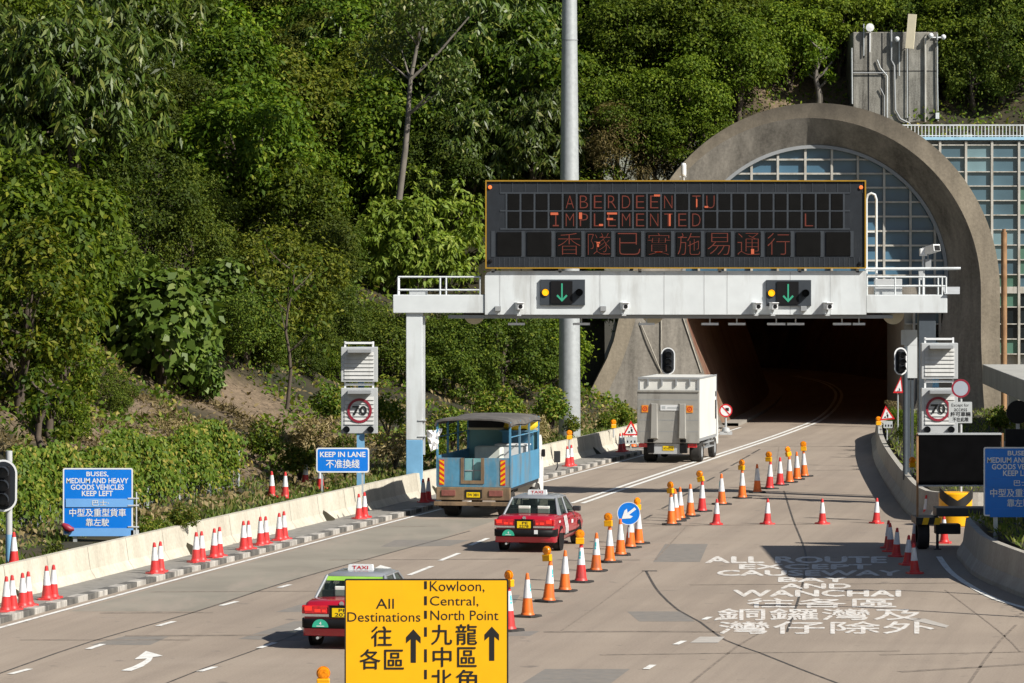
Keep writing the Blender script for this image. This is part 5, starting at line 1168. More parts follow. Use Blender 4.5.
# ------------------------------------------------------------------ cones and lamps
def cone_proto(kind):
    big = kind != 'small'
    h, br, bw = (1.0, .150, .28) if big else (.78, .128, .20)
    t = thing('traffic_cone', 'x', 'traffic cone')
    low = {'orange': 'orange', 'red': 'conered', 'small': 'conered', 'smallb': 'conered'}[kind]
    rad = lambda z: br + (.034 - br) * z / h
    m = MB(); c = bw * .3; m.v = []; P = [(bw, bw - c), (bw - c, bw), (-bw + c, bw), (-bw, bw - c), (-bw, -bw + c), (-bw + c, -bw), (bw - c, -bw), (bw, -bw + c)]
    a = [(x, y, 0) for x, y in P]; b = [(x * .96, y * .96, .045) for x, y in P]; m.face(a[::-1]); m.face(b); m.grid([a, b], 0, False, True); m.build('base', 'rubber' if big else 'conered', t)
    z1, z2 = (.43 * h, .85 * h)
    m = MB(); m.lathe([(br + .015, .045), (br + .004, .075), (rad(.09), .10), (rad(z1), z1), (rad(z1) - .006, z1 + .004), (rad(z2) - .006, z2 - .004), (rad(z2), z2), (rad(h) , h - .02), (.02, h), (0, h)], n=20); bd = m.build('body', low, t)
    m = MB(); m.lathe([(rad(z1) + .003, z1), (rad(z2) + .003, z2)], n=20)
    if kind in ('orange', 'red'):
        k0 = -2.1; zs = (.58, .62, .66, .74); 
        for za, zb, a0, a1 in ((.58, .63, -1.95, -1.35), (.645, .76, -1.9, -1.3)):
            r0, r1 = rad(za) + .005, rad(zb) + .005; n = 4
            m.strip([(r0 * math.cos(a0 + (a1 - a0) * q / n), r0 * math.sin(a0 + (a1 - a0) * q / n), za) for q in range(n + 1)], [(r1 * math.cos(a0 + (a1 - a0) * q / n), r1 * math.sin(a0 + (a1 - a0) * q / n), zb) for q in range(n + 1)], 1)
    m.build('sleeve', ['conewhite', 'teal'], bd)
    return t
protos = {k: cone_proto(k) for k in ('orange', 'red', 'small')}
used = set()
crng = random.Random(11)
def put_cone(kind, px, py, z, label, group):
    x, y = G(px, py - (1.2 if kind != 'small' else .8), z)
    o = protos[kind] if kind not in used else copy_tree(protos[kind]); used.add(kind)
    o.location = (x, y, z); o.rotation_euler = (R(crng.uniform(-1.5, 1.5)), R(crng.uniform(-2.6, 2.6)), crng.uniform(-3, 3)); s = crng.uniform(.98, 1.02); o.scale = (s, s, s)
    o['label'] = label; o['group'] = group; return x, y
def lamp_proto():
    t = thing('warning_lamp', 'x', 'warning lamp')
    m = MB(); m.box(-.105, .105, -.06, .06, -.02, .14); m.box(-.11, .11, -.065, .065, .10, .125); m.build('case', 'lampyellow', t, bevel=.012)
    m = MB(); m.lathe([(0, -.052), (.03, -.058), (.06, -.058), (.088, -.05), (.10, -.03), (.102, .0), (.10, .03), (.088, .05), (.06, .058), (.03, .058), (0, .052)], (0, 0, .228), 20, axis='y'); m.lathe([(.102, -.012), (.115, -.012), (.115, .012), (.102, .012)], (0, 0, .228), 20, axis='y'); m.build('lens', 'amber', t)
    return t
lampP = lamp_proto(); lamp_used = [False]
def put_lamp(x, y, z, label, group, yaw=0, roll=0):
    o = copy_tree(lampP) if lamp_used[0] else lampP; lamp_used[0] = True
    o.location = (x, y, z); o.rotation_euler = (0, R(roll), yaw); o['label'] = label; o['group'] = group
ORD = 'first second third fourth fifth sixth seventh eighth ninth tenth eleventh twelfth thirteenth fourteenth fifteenth sixteenth seventeenth eighteenth nineteenth twentieth twenty-first twenty-second twenty-third twenty-fourth'.split()
line = [('orange', 325, 747, 1), ('red', 509, 632, 1), ('orange', 527.6, 618, 0), ('orange', 548.6, 603, 1), ('orange', 564.8, 592.5, 0), ('red', 581, 583.5, 1), ('orange', 596, 572.5, 0), ('orange', 609.6, 563.5, 1), ('orange', 620.6, 556.5, 0), ('orange', 630.2, 549, 0), ('orange', 638.4, 545, 1),
        ('orange', 671.6, 526, 1), ('orange', 676, 522.5, 0), ('orange', 680.3, 520, 0), ('orange', 690.4, 517.5, 0), ('red', 702, 512.7, 1), ('orange', 721.7, 505.8, 0), ('orange', 742.3, 499.5, 1), ('orange', 757.4, 494, 0), ('red', 769.5, 490, 1), ('red', 780, 486.5, 0), ('orange', 789.5, 483.8, 1), ('orange', 797, 480.8, 0), ('orange', 804.5, 477.8, 1)]
for i, (k, px, py, lp) in enumerate(line):
    where = 'in front of the yellow sign' if i == 0 else f'{ORD[i - 1]} up the curving line beyond the yellow sign'
    x, y = put_cone(k, px, py, 0, f'{k} based cone {"carrying an amber lamp" if lp else "with bare tip"}, {where}', 'cones closing the lane in a curving line')
    if lp: put_lamp(x - (.03 if i != 1 else 0), y, .97, f'amber lamp on the {k} based cone {where}', 'amber lamps on the lane cones', crng.uniform(-.9, .9), {15: -14, 21: -14, 11: -3}.get(i, crng.uniform(-4, 4)))
for i, (px, py) in enumerate([(716.3, 525.5), (767.4, 525), (822.4, 524.8), (876.4, 524.2), (926, 521)]):
    put_cone('small', px, py, 0, f'small red cone standing across the closed lane, {ORD[i]} from the orange cone line', 'small red cones across the closed lane')
for i, (px, py, w) in enumerate([(888.2, 549, 'darkest of the huddle, at its far corner'), (890.8, 552.5, 'in the huddle, second from its far corner'), (896.4, 557.5, 'in the middle of the huddle'), (907.5, 566, 'just behind the foremost of the huddle'), (914.8, 574.5, 'foremost and brightest of the huddle'), (915, 546.5, 'beside the trailer wheel')]):
    put_cone('small', px, py, 0, f'small red cone {w}, near the trailer', 'red cones huddled by the trailer')
put_cone('small', 944.4, 544, 0, 'small red cone beneath the trailer, mostly hidden', 'red cones huddled by the trailer')
left = [[(6, 612.5), (12.6, 611)], [(23, 608), (28.4, 606.5)], [(47, 600.5), (53.3, 599)], [(155, 574.5), (160, 572.7)], [(196, 563.2), (201.6, 562)], [(214, 558.6), (219, 557)], [(243.8, 550.8), (248.5, 549.6)], [(260.8, 546), (265.7, 544.6)], [(279, 541.3), (284, 540)], [(359, 519.7), (364.3, 518.3)], [(423.6, 503.2), (428.2, 502)], [(568, 467.2), (571.2, 466.4)], [(620.6, 452.8), (623.4, 452.2)]]
for i, pr in enumerate(left):
    for j, (px, py) in enumerate(pr):
        put_cone('small', px, py, .12, f'red and white cone, {"front" if j == 0 else "rear"} of the {ORD[i]} pair along the kerb', 'red cones standing in pairs along the kerb')
for px, py, w in ((272, 497.5, 'faded one at the foot of the ivy'), (285, 498.5, 'leaning on the grass below the ivy'), (305, 486, 'half buried in leaves'), (320.6, 490, 'directly below the keep in lane sign'), (14, 566, 'hidden behind the pale traffic light pole')):
    put_cone('small', px, py, .74, f'red and white cone on the grass verge, {w}', 'stray cones on the verge')
put_cone('orange', 633, 448.5, .12, 'orange cone under the roadworks triangle beside the box truck', 'cones under the roadworks signs')
protos['small'].name = 'traffic_cone'
# amber lamps along the barriers
lm = thing('x', 'x', 'x') if False else None
def on_barrier(px, py, label, Y):
    put_lamp(PX(px, Y), Y, PZ(py, Y) - .13, label, 'amber lamps along the barriers', crng.uniform(-.4, .4))
    m = MB(); m.cyl((PX(px, Y), Y, PZ(py, Y) - .55), (PX(px, Y), Y, PZ(py, Y) - .15), .035, n=8); tag(m.build('lamp_stake', 'lgrey'), label.replace('amber lamp', 'short stake under the amber lamp'), 'stake', 'stakes under the barrier lamps')
on_barrier(569.3, 435.5, 'amber lamp above the kerb barrier at the mast foot', 150)
on_barrier(613.5, 424.5, 'amber lamp on the barrier before the roadworks triangle', 162)
on_barrier(878.5, 421.5, 'amber lamp at the end of the curving barrier by the tunnel', 160)
on_barrier(912.3, 463, 'amber lamp on the curving grey barrier beside the blank board', 131)
m = MB(); m.box(-.12, .12, -.1, .05, 0, .42); m.tube([(0, -.03, 0), (.02, -.06, -.15), (-.05, -.06, -.3), (-.08, -.02, -.42)], .03, 6)
tag(m.build('cable_box', 'dark', loc=(PX(557, 146.6), 146.2, .42), bevel=.02), 'small dark cable box fixed to the cream barrier past the blue truck', 'box')

# street lamps just outside the frame: their thin shadows cross the junction
for i, (x, y) in enumerate(((15.6, 84.4), (17.9, 88.5))):
    t = thing('street_lamp', f'tall grey street lamp outside the photograph, {"first" if i == 0 else "second"} one', 'street lamp', (x, y, 0), 0, 'street lamps outside the frame')
    m = MB(); m.tube([(0, 0, 0), (0, 0, 7.6), (-.25, 0, 8.1), (-1.0, 0, 8.3)], [.1, .07, .06, .05], 10); m.build('pole', 'steel', t)
    m = MB(); m.box(-1.7, -.9, -.14, .14, 8.25, 8.38); m.build('lantern', 'grey', t, bevel=.03)
# ------------------------------------------------------------------ vegetation
def unit(a): return a / (np.linalg.norm(a, axis=1, keepdims=True) + 1e-9)
def leaf_mesh(name, C, A, Nn, L, W, bend=0.15, fold=0.12, mid=0.45):
    n = len(C); L = L[:, None]; W = W[:, None]
    A = unit(A); S = unit(np.cross(A, Nn)); U = np.cross(S, A)
    v = np.empty((n, 4, 3))
    v[:, 0] = C; m = C + A * L * mid
    v[:, 1] = m + S * W / 2 + U * W * fold; v[:, 3] = m - S * W / 2 + U * W * fold
    v[:, 2] = C + A * L; v[:, 2, 2] -= bend * L[:, 0]
    me = bpy.data.meshes.new(name); me.vertices.add(4 * n); me.loops.add(4 * n); me.polygons.add(n)
    me.vertices.foreach_set('co', v.reshape(-1).astype(np.float32)); me.loops.foreach_set('vertex_index', np.arange(4 * n, dtype=np.int32))
    me.polygons.foreach_set('loop_start', np.arange(0, 4 * n, 4, dtype=np.int32)); me.polygons.foreach_set('loop_total', np.full(n, 4, dtype=np.int32))
    me.update(calc_edges=True); return me
LM = {
 'drooping': leafmat('leaf_drooping', [(0, (0.0343, 0.0624, 0.0069)), (.6, (0.0655, 0.1061, 0.0119)), (.9, (0.1248, 0.1560, 0.0297)), (1, (0.2028, 0.2028, 0.0446))], .2, .45, .35),
 'yellow': leafmat('leaf_yellow_green', [(0, (0.0420, 0.0906, 0.0072)), (.5, (0.0889, 0.1449, 0.0108)), (.85, (0.1777, 0.2113, 0.0180)), (1, (0.2431, 0.2536, 0.0270))], .35, .55, .2),
 'heart': leafmat('leaf_heart', [(0, (0.0473, 0.0910, 0.0115)), (.6, (0.0788, 0.1365, 0.0187)), (1, (0.1339, 0.1820, 0.0324))], .25, .5, .3),
 'bright': leafmat('leaf_bright', [(0, (0.0905, 0.1589, 0.0158)), (.6, (0.1585, 0.2495, 0.0286)), (1, (0.2565, 0.3252, 0.0475))], .35, .55, .25, .12),
 'mid': leafmat('leaf_mid', [(0, (0.0423, 0.0832, 0.0050)), (.6, (0.0832, 0.1405, 0.0088)), (.9, (0.1361, 0.1935, 0.0139)), (1, (0.2117, 0.2365, 0.0202))], .3, .6, .18),
 'dark': leafmat('leaf_dark', [(0, (0.0339, 0.0607, 0.0066)), (.7, (0.0679, 0.1013, 0.0110)), (1, (0.1282, 0.1553, 0.0176))], .25, .6, .15),
 'olive': leafmat('leaf_olive', [(0, (0.0486, 0.0728, 0.0066)), (.6, (0.0891, 0.1170, 0.0110)), (1, (0.1755, 0.1820, 0.0220))], .3, .6, .18),
 'clumpy': leafmat('leaf_clumpy', [(0, (0.0454, 0.0832, 0.0058)), (.6, (0.0869, 0.1364, 0.0104)), (1, (0.1512, 0.1964, 0.0173))], .3, .6, .16),
 'brown': leafmat('leaf_dry', [(0, (.07, .065, .02)), (.6, (.12, .095, .035)), (1, (.18, .14, .06))], .3, .7, .2),
 'ivy': leafmat('leaf_ivy', [(0, (0.0504, 0.0941, 0.0080)), (.5, (0.0862, 0.1411, 0.0140)), (.85, (0.1581, 0.1882, 0.0200)), (1, (0.2875, 0.2285, 0.0500))], .32, .55, .22),
 'straw': leafmat('leaf_straw', [(0, (.12, .10, .04)), (.5, (.20, .16, .07)), (1, (.30, .25, .13))], .2, .8, .2),
 'grass': leafmat('leaf_grass', [(0, (0.0600, 0.1063, 0.0132)), (.6, (0.1140, 0.1625, 0.0242)), (1, (0.2520, 0.2250, 0.0770))], .35, .6, .3),
 'bedgrass': leafmat('leaf_bed_grass', [(0, (.10, .15, .02)), (.6, (.17, .21, .035)), (1, (.32, .28, .11))], .4, .6, .25),  # brightened copy of the grass, sunlight put into the leaf colour
}
M['bark'] = pm('bark', (0.085, 0.065, 0.048), 0.9, 0, 0.3, 3, (0.04, 0.03, 0.022), 0.3, 3)
M['palebark'] = pm('pale_bark', (0.15, 0.135, 0.115), 0.85, 0, 0.2, 3, (0.10, 0.09, 0.07), 0.3, 3)

# name: (description, R, half height, clumps, clump radius, leaves, length, width, droop, spread of normal)
SPEC = {
 'drooping': ('dark tree with long drooping leaves', 3.4, 3.9, 60, 1.0, 9000, .44, .12, 1.3),
 'yellow': ('yellow green broadleaf tree', 3.3, 3.6, 46, 1.05, 9500, .28, .15, .35),
 'heart': ('tree with big heart shaped leaves', 2.6, 2.4, 34, .95, 2600, .42, .36, .55),
 'bright': ('bright green tree with hanging leaves', 3.4, 3.5, 58, .95, 12500, .30, .12, 1.0),
 'mid': ('leafy mid green tree', 3.4, 3.4, 50, 1.0, 12500, .25, .14, .3),
 'mid2': ('tall leafy green tree', 3.2, 4.0, 44, 1.1, 12500, .27, .15, .4),
 'dark': ('dark small leaved tree', 3.4, 3.4, 54, .95, 15500, .19, .11, .3),
 'dark2': ('dense shadowy green tree', 3.5, 3.6, 36, 1.3, 15500, .20, .12, .3),
 'olive': ('olive tinted fine leaved tree', 3.3, 3.2, 50, .9, 15000, .18, .10, .2),
 'clumpy': ('rounded billowing green tree', 3.6, 3.0, 30, 1.35, 15500, .20, .13, .15),
 'clumpy2': ('broad billowing deep green tree', 3.8, 3.3, 40, 1.2, 15500, .21, .13, .2),
 'brown': ('brownish dry feathery tree', 2.8, 2.8, 40, .85, 9000, .30, .06, .1),
}
MATOF = {'mid2': 'mid', 'dark2': 'dark', 'clumpy2': 'clumpy'}
def crown_mesh(name, key, seed):
    d, Rr, Hh, nc, cr, nl, LL, WW, droop = SPEC[key]; g = np.random.default_rng(seed)
    u = unit(g.normal(size=(nc * 3, 3))); u = u[u[:, 2] > -.62][:nc]; nc = len(u)
    rr = g.uniform(.45, 1.0, nc) ** .7
    lump = 1 + .22 * np.sin(u[:, 0] * 3.1 + seed) * np.cos(u[:, 1] * 2.7 + seed * 2)
    cc = u * rr[:, None] * np.array((Rr - cr * .7, Rr - cr * .7, Hh - cr * .6)) * lump[:, None]
    cs = cr * .80 * g.uniform(.6, 1.35, nc)
    w = cs ** 2; idx = g.choice(nc, nl, p=w / w.sum())
    du = unit(g.normal(size=(nl, 3)) + np.array((0, 0, .35)) + u[idx] * .45)
    rad = cs[idx] * (g.uniform(0.2, 1, nl) ** .34)
    C = cc[idx] + du * rad[:, None] * np.array((1, 1, .62 if key.startswith('clumpy') else .72))
    loose = g.uniform(0, 1, nl) < .11                # sprays that fill the space between the clumps
    ru = unit(g.normal(size=(nl, 3)) + np.array((0, 0, .3))); C = np.where(loose[:, None], ru * np.array((Rr, Rr, Hh)) * (g.uniform(.55, 1.06, nl) * (1 + .16 * np.sin(ru[:, 0] * 5 + seed) * np.cos(ru[:, 2] * 4 + ru[:, 1] * 3)))[:, None], C); du = np.where(loose[:, None], ru, du)
    if key in ('drooping', 'bright'):                # leaves in hanging tufts
        nt = nl // 9; C = np.repeat(C[:nt], 9, 0)[:nl] + g.normal(size=(nt * 9, 3))[:nl] * .07; du = np.repeat(du[:nt], 9, 0)[:nl]
    n = len(C)
    Nn = unit(du * .7 + g.normal(size=(n, 3)) * .45 + np.array((0, 0, .45)))
    A = unit(g.normal(size=(n, 3)) + du * .5); A = A - Nn * (A * Nn).sum(1, keepdims=True) * .8; A = unit(A) + np.array((0, 0, -droop * .75))
    me = leaf_mesh(name, C, A, Nn, LL * g.uniform(.5, 1.4, n), WW * g.uniform(.6, 1.3, n), .12, .10, .36 if key == 'heart' else .45)
    me.materials.append(LM[MATOF.get(key, key)]); return me, cc
def trunk_mb(cc, seed, Hb, r=.20):
    rn = random.Random(seed); m = MB()
    pts = [(rn.uniform(-.1, .1) - .25 * math.sin(k * 1.3 + seed) * k / 6, .2 * math.cos(k + seed) * k / 6, -Hb - 2.5 + (Hb + 2.9) * k / 6) for k in range(7)]
    m.tube(pts, [r * (1.25 - .095 * k) for k in range(7)], 9); top = Vector(pts[-2])
    for c in cc[:9]:
        e = Vector(c); mid_ = top.lerp(e, .5) + Vector((rn.uniform(-.2, .2), rn.uniform(-.2, .2), -.15)); s = Vector(pts[rn.choice((3, 4, 5))])
        m.tube([s, mid_ * .6 + s * .4, e], [r * .5, r * .3, .03], 6)
    return m
TREES = []
tree_proto = {}
def tree(key, X, Y, zc, sc, yaw=0.0, bark='bark', sq=1.0):
    Hb = 4.2
    if key not in tree_proto:
        me, cc = crown_mesh('crown', key, 3 + len(tree_proto) * 7)
        t = thing('tree', 'x', 'tree'); c = bpy.data.objects.new('crown', me); COL.objects.link(c); c.parent = t; c.location = (0, 0, Hb)
        tb = trunk_mb(cc, len(tree_proto), Hb); tb.v = [(x, y, z + Hb) for x, y, z in tb.v]; tb.build('trunk', bark, t)
        tree_proto[key] = t; o = t
    else: o = copy_tree(tree_proto[key])
    o.location = (X, Y, zc - Hb * sc * sq); o.scale = (sc, sc, sc * sq); o.rotation_euler = (0, 0, yaw)
    TREES.append((o, key, X, Y, zc)); return o
vr = random.Random(21)
KEEP = []                                  # crowns that nothing planted later may stand in front of
def hero(key, px, py, rpx, low=4.0, sq=1.0, dmin=90, dmax=240):
    """crown centre and radius as seen in the photograph; its distance is where the trunk meets the hillside"""
    R0 = SPEC[key][1]; best = None; D = float(dmin)
    while D < dmax:
        sc = rpx * D / F / R0; X = PX(px, D); zc = PZ(py, D); e = zc - low * sc * sq - H(X, D)
        if best is None or abs(e) < best[0]: best = (abs(e), D, sc, X, zc)
        if e < 0: break
        D += .5
    _, D, sc, X, zc = best
    if key in ('bright', 'heart', 'yellow') or (key == 'drooping' and px < 100) or (px, py) in ((252, 150), (225, 90)): KEEP.append((px, py, rpx, D))
    return tree(key, X, D, zc, sc, vr.uniform(0, 6.28), sq=sq)
HERO = [('drooping', 72, 105, 78, 7.0), ('mid', 18, 40, 62, 7), ('yellow', 22, 318, 72, 5.2), ('yellow', 62, 372, 40, 3.6), ('dark', 82, 262, 52, 5), ('dark', 300, 305, 32, 2.2), ('dark2', 325, 300, 30, 2.4), ('dark', 372, 335, 28, 2.0), ('dark2', 405, 350, 28, 2.0), ('dark', 445, 345, 34, 2.2), ('mid', 480, 335, 34, 2.6), ('dark', 262, 300, 30, 2.4), ('dark2', 275, 345, 26, 2.0), ('dark', 320, 350, 26, 1.8), ('dark', 294, 356, 28, 1.7), ('mid', 338, 372, 22, 1.5), ('dark2', 262, 352, 20, 1.8), ('mid2', 205, 200, 40, 3.4), ('dark', 185, 215, 44, 3.2), ('heart', 160, 330, 56, 2.6), ('heart', 190, 372, 32, 2.2), ('heart', 215, 300, 38, 3.2), ('dark', 130, 300, 44, 3.0), ('dark2', 245, 330, 40, 3.2), ('dark', 110, 395, 24, 2.0), ('mid', 60, 420, 26, 2.4),
        ('mid', 252, 150, 66, 6), ('mid2', 225, 90, 52, 7), ('mid', 285, 205, 48, 5.5), ('olive', 262, 20, 55, 6), ('olive', 318, 62, 48, 6), ('olive', 372, 78, 46, 6), ('olive', 345, 130, 40, 5), ('dark', 140, 205, 54, 6), ('dark2', 160, 110, 50, 6), ('dark', 190, 245, 44, 5),
        ('dark2', 315, 255, 46, 4.6), ('mid', 318, 185, 44, 5), ('drooping', 505, 60, 70, 6), ('drooping', 470, 150, 48, 5), ('drooping', 535, 140, 48, 6), ('dark', 440, 175, 50, 5.5), ('dark', 400, 150, 45, 5.5), ('bright', 416, 240, 66, 3.8), ('dark2', 330, 260, 36, 3.6),
        ('dark', 455, 372, 42, 2.6), ('dark', 505, 350, 50, 3.0), ('mid', 545, 352, 38, 3.0), ('dark2', 390, 345, 40, 2.8), ('dark', 330, 330, 38, 3.4), ('mid', 345, 40, 50, 6), ('mid', 120, 30, 52, 7), ('mid', 590, 215, 45, 4),
        ('clumpy', 622, 38, 52, 5), ('clumpy2', 690, 25, 60, 5), ('clumpy', 740, 60, 50, 4.5), ('clumpy', 640, 130, 42, 4), ('clumpy', 690, 95, 46, 4), ('clumpy2', 700, 140, 40, 3.2), ('brown', 618, 150, 38, 3.0), ('brown', 652, 168, 32, 2.6), ('clumpy', 790, 40, 46, 4.5), ('clumpy', 838, 20, 44, 5),
        ('dark', 900, 0, 50, 5), ('clumpy2', 955, 40, 48, 4.5), ('dark', 1003, 45, 52, 4.2), ('dark', 975, 75, 36, 4.0), ('mid', 590, 300, 30, 3.0), ('clumpy', 592, 90, 44, 4)]
HERO.sort(key=lambda q: q[0] not in ('bright', 'heart', 'yellow', 'drooping'))
for h_ in HERO: hero(h_[0], h_[1], h_[2], h_[3] * 1.22, low=h_[4] * .74)
# the rest of the wood, further up the slope
GRID = 4.1
for yi in np.arange(96, 262, GRID):
    for xi in np.arange(-52, 60, GRID):
        X = xi + vr.uniform(-1.7, 1.7); Y = yi + vr.uniform(-1.7, 1.7); s = (Xb(Y) - .62 - X) * .975; px = 512 + F * X / Y
        if px < -60 or px > 1085: continue
        if Y < 194 and X > 3: continue
        if Y < 196 and s < 8.5: continue
        if Y < 150 and s < 14 and 150 < px < 285: continue
        if Y < 150 and s < 11: continue
        if Y >= 194 and X > 3 and Y < 196.5: continue
        if 194 <= Y < 201 and 775 < px < 865: continue
        z = H(X, Y); low = vr.uniform(2.0, 3.6); sc = vr.uniform(.85, 1.25)
        if HZ + F * (CH - z - (low + 4) * sc) / Y > 470 or HZ + F * (CH - z - (low - 4) * sc) / Y < -20: continue
        pyc = HZ + F * (CH - z - low * sc) / Y
        if any(Y < d + 2 and math.hypot(px - a, pyc - b) < r_ * .8 + 3.2 * sc * F / Y * .8 for a, b, r_, d in KEEP): continue
        pool = ['mid', 'dark', 'dark2', 'mid2', 'olive', 'drooping', 'dark', 'mid'] if px < 560 else ['clumpy', 'clumpy2', 'dark2', 'mid2', 'clumpy']
        if 560 < px < 690 and Y < 215: pool = ['brown', 'olive', 'mid', 'clumpy']
        tree(vr.choice(pool), X, Y, z + low * sc, sc, vr.uniform(0, 6.28), sq=vr.uniform(.9, 1.15))
# slender trees with visible stems
def slender(px, pyb, pyt, D, lean, key, n, label, bark='palebark', r=.09, fork=True, seed=1):
    g = np.random.default_rng(seed); X, z0, z1 = PX(px, D), PZ(pyb, D), PZ(pyt, D); hgt = z1 - z0
    t = thing('tree', label, 'tree', (X, D, z0)); m = MB()
    st = [Vector((lean * (k / 6) ** 1.3 + .12 * math.sin(k * 1.4), 0, hgt * k / 6 - (.6 if k == 0 else 0))) for k in range(7)]
    m.tube(st, [r * (1.15 - .13 * k) for k in range(7)], 8); ends = [st[-1], st[-2]]
    for k in range(10):
        s = st[2 + k % 5]; a = k * 2.4; e = s + Vector((math.cos(a) * hgt * .22, math.sin(a) * hgt * .18, hgt * g.uniform(.10, .24))); m.tube([s, s.lerp(e, .5) - Vector((0, 0, .05)), e], [r * .45, r * .28, .012], 6); ends.append(e)
    if fork: e = st[3] + Vector((hgt * .28, -.1, hgt * .30)); m.tube([st[3], st[3].lerp(e, .5) - Vector((0, 0, .12)), e], [r * .6, r * .45, r * .25], 8)
    m.build('trunk', bark, t)
    E_ = np.array([tuple(e) for e in ends]); C = E_[g.integers(0, len(E_), n)] + g.normal(size=(n, 3)) * hgt * .055
    A = g.normal(size=(n, 3)) + np.array((0, 0, -.6)); me = leaf_mesh('crown', C, A, unit(g.normal(size=(n, 3)) + np.array((0, -.5, .6))), g.uniform(.14, .26, n), g.uniform(.07, .12, n)); me.materials.append(LM[key])
    c = bpy.data.objects.new('crown', me); COL.objects.link(c); c.parent = t
slender(287, 392, 272, 137, .15, 'yellow', 420, 'thin young tree with pale stem and few yellow leaves above the dirt path', 'bark', .06, False, 4)
slender(399, 185, -25, 160, 1.4, 'drooping', 6500, 'tall tree with bare pale forked trunk above the bright tree', 'palebark', .12, True, 6)
slender(817, 108, 50, 194, .1, 'clumpy', 900, 'small bare stemmed tree right behind the top of the tunnel arch', 'palebark', .16, True, 9)
slender(992, 128, 20, 197, -.4, 'dark', 3000, 'forked bare trunk tree behind the railing of the glass building', 'bark', .24, True, 12)
slender(40, 478, 395, 112, .1, 'yellow', 500, 'dark twin stem of a slope tree, slimmer one by the traffic light', 'bark', .13, False, 14)
slender(50, 474, 390, 113, .15, 'mid', 500, 'dark thick stem of a slope tree behind the buses sign', 'bark', .17, False, 15)
# trees wholly behind others are left out
UNSEEN = set([36, 74, 80, 83, 84, 86, 88, 89, 90, 97, 98, 99, 108, 111, 112, 113, 114, 120, 121, 123, 124, 125, 126, 131, 132, 133, 134, 135, 136, 137, 138, 139, 140, 141, 142, 145, 146, 147, 148, 149, 150, 151, 153, 154, 155, 156, 157, 158, 159, 160, 161, 162, 163, 164, 165, 166, 167, 168, 169, 170, 171, 172, 173, 174, 175, 176])
for i in sorted(UNSEEN, reverse=True):
    o = TREES.pop(i)[0]
    for ch in list(o.children): bpy.data.objects.remove(ch)
    bpy.data.objects.remove(o)
# where each tree of the wood stands
ANCH = [(95, 'over the traffic light'), (180, 'over the buses sign'), (265, 'over the dirt path'), (335, 'uphill of the thin tree'), (395, 'over the blue post cabinets'), (485, 'over the blue footed column'), (562, 'close beside the tall mast'), (640, 'just past the mast'), (715, 'at the arch shoulder'), (790, 'over the rising arch'), (858, 'over the arch crown'), (940, 'behind the concrete tower'), (9999, 'over the glass building')]
cols = {}
for o, key, X, Y, zc in TREES:
    px = 512 + F * X / Y; a = next(n for lim, n in ANCH if px < lim); cols.setdefault(a, []).append((-(HZ + F * (CH - zc) / Y), o, key))
for a, l in cols.items():
    l.sort(key=lambda q: q[0])
    for i, (_, o, key) in enumerate(l):
        o['label'] = f'{SPEC[key][0]} {a}, {"lowest" if i == 0 else "topmost" if i == len(l) - 1 else ORD[min(i, 23)] + " up"}'; o['group'] = 'woodland trees covering the hillside'

# bushes
bush_proto = {}
def bush(kind, px, py, rpx, D, label, sq=.85):
    mat_, n, LL, WW = {'green': ('ivy', 1500, .17, .11), 'dark': ('dark', 1700, .14, .09), 'straw': ('straw', 1100, .22, .06), 'yellow': ('yellow', 1300, .17, .09), 'trim': ('mid', 2300, .11, .06)}[kind]
    if kind not in bush_proto:
        g = np.random.default_rng(len(bush_proto) + 40); nc = 22; u = unit(g.normal(size=(nc, 3))); cc = u * g.uniform(.3, .75, nc)[:, None]; idx = g.integers(0, nc, n); du = unit(g.normal(size=(n, 3)) + u[idx] * .5 + np.array((0, 0, .3)))
        C = cc[idx] + du * (g.uniform(.2, 1, n) ** .5 * .38)[:, None]; Nn = unit(du + g.normal(size=(n, 3)) * .5 + np.array((0, 0, .4))); A = g.normal(size=(n, 3)) + np.array((0, 0, -.4))
        me = leaf_mesh('foliage', C, A, Nn, LL * g.uniform(.7, 1.2, n), WW * g.uniform(.7, 1.2, n)); me.materials.append(LM[mat_])
        t = thing('bush', 'x', 'bush'); c = bpy.data.objects.new('foliage', me); COL.objects.link(c); c.parent = t; c.location = (0, 0, .8)
        m = MB()
        for k in range(5): e = Vector(cc[k]); m.tube([(0, 0, -.4), (e.x * .4, e.y * .4, .3), (e.x, e.y, e.z + .7)], [.05, .035, .015], 5)
        m.build('stems', 'bark', t); bush_proto[kind] = t; o = t
    else: o = copy_tree(bush_proto[kind])
    sc = rpx * D / F; X = PX(px, D); zc = PZ(py, D); o.location = (X, D, zc - .8 * sc * sq); o.scale = (sc, sc, sc * sq); o.rotation_euler = (0, 0, vr.uniform(0, 6)); o['label'] = label; o['group'] = 'bushes on the verges'
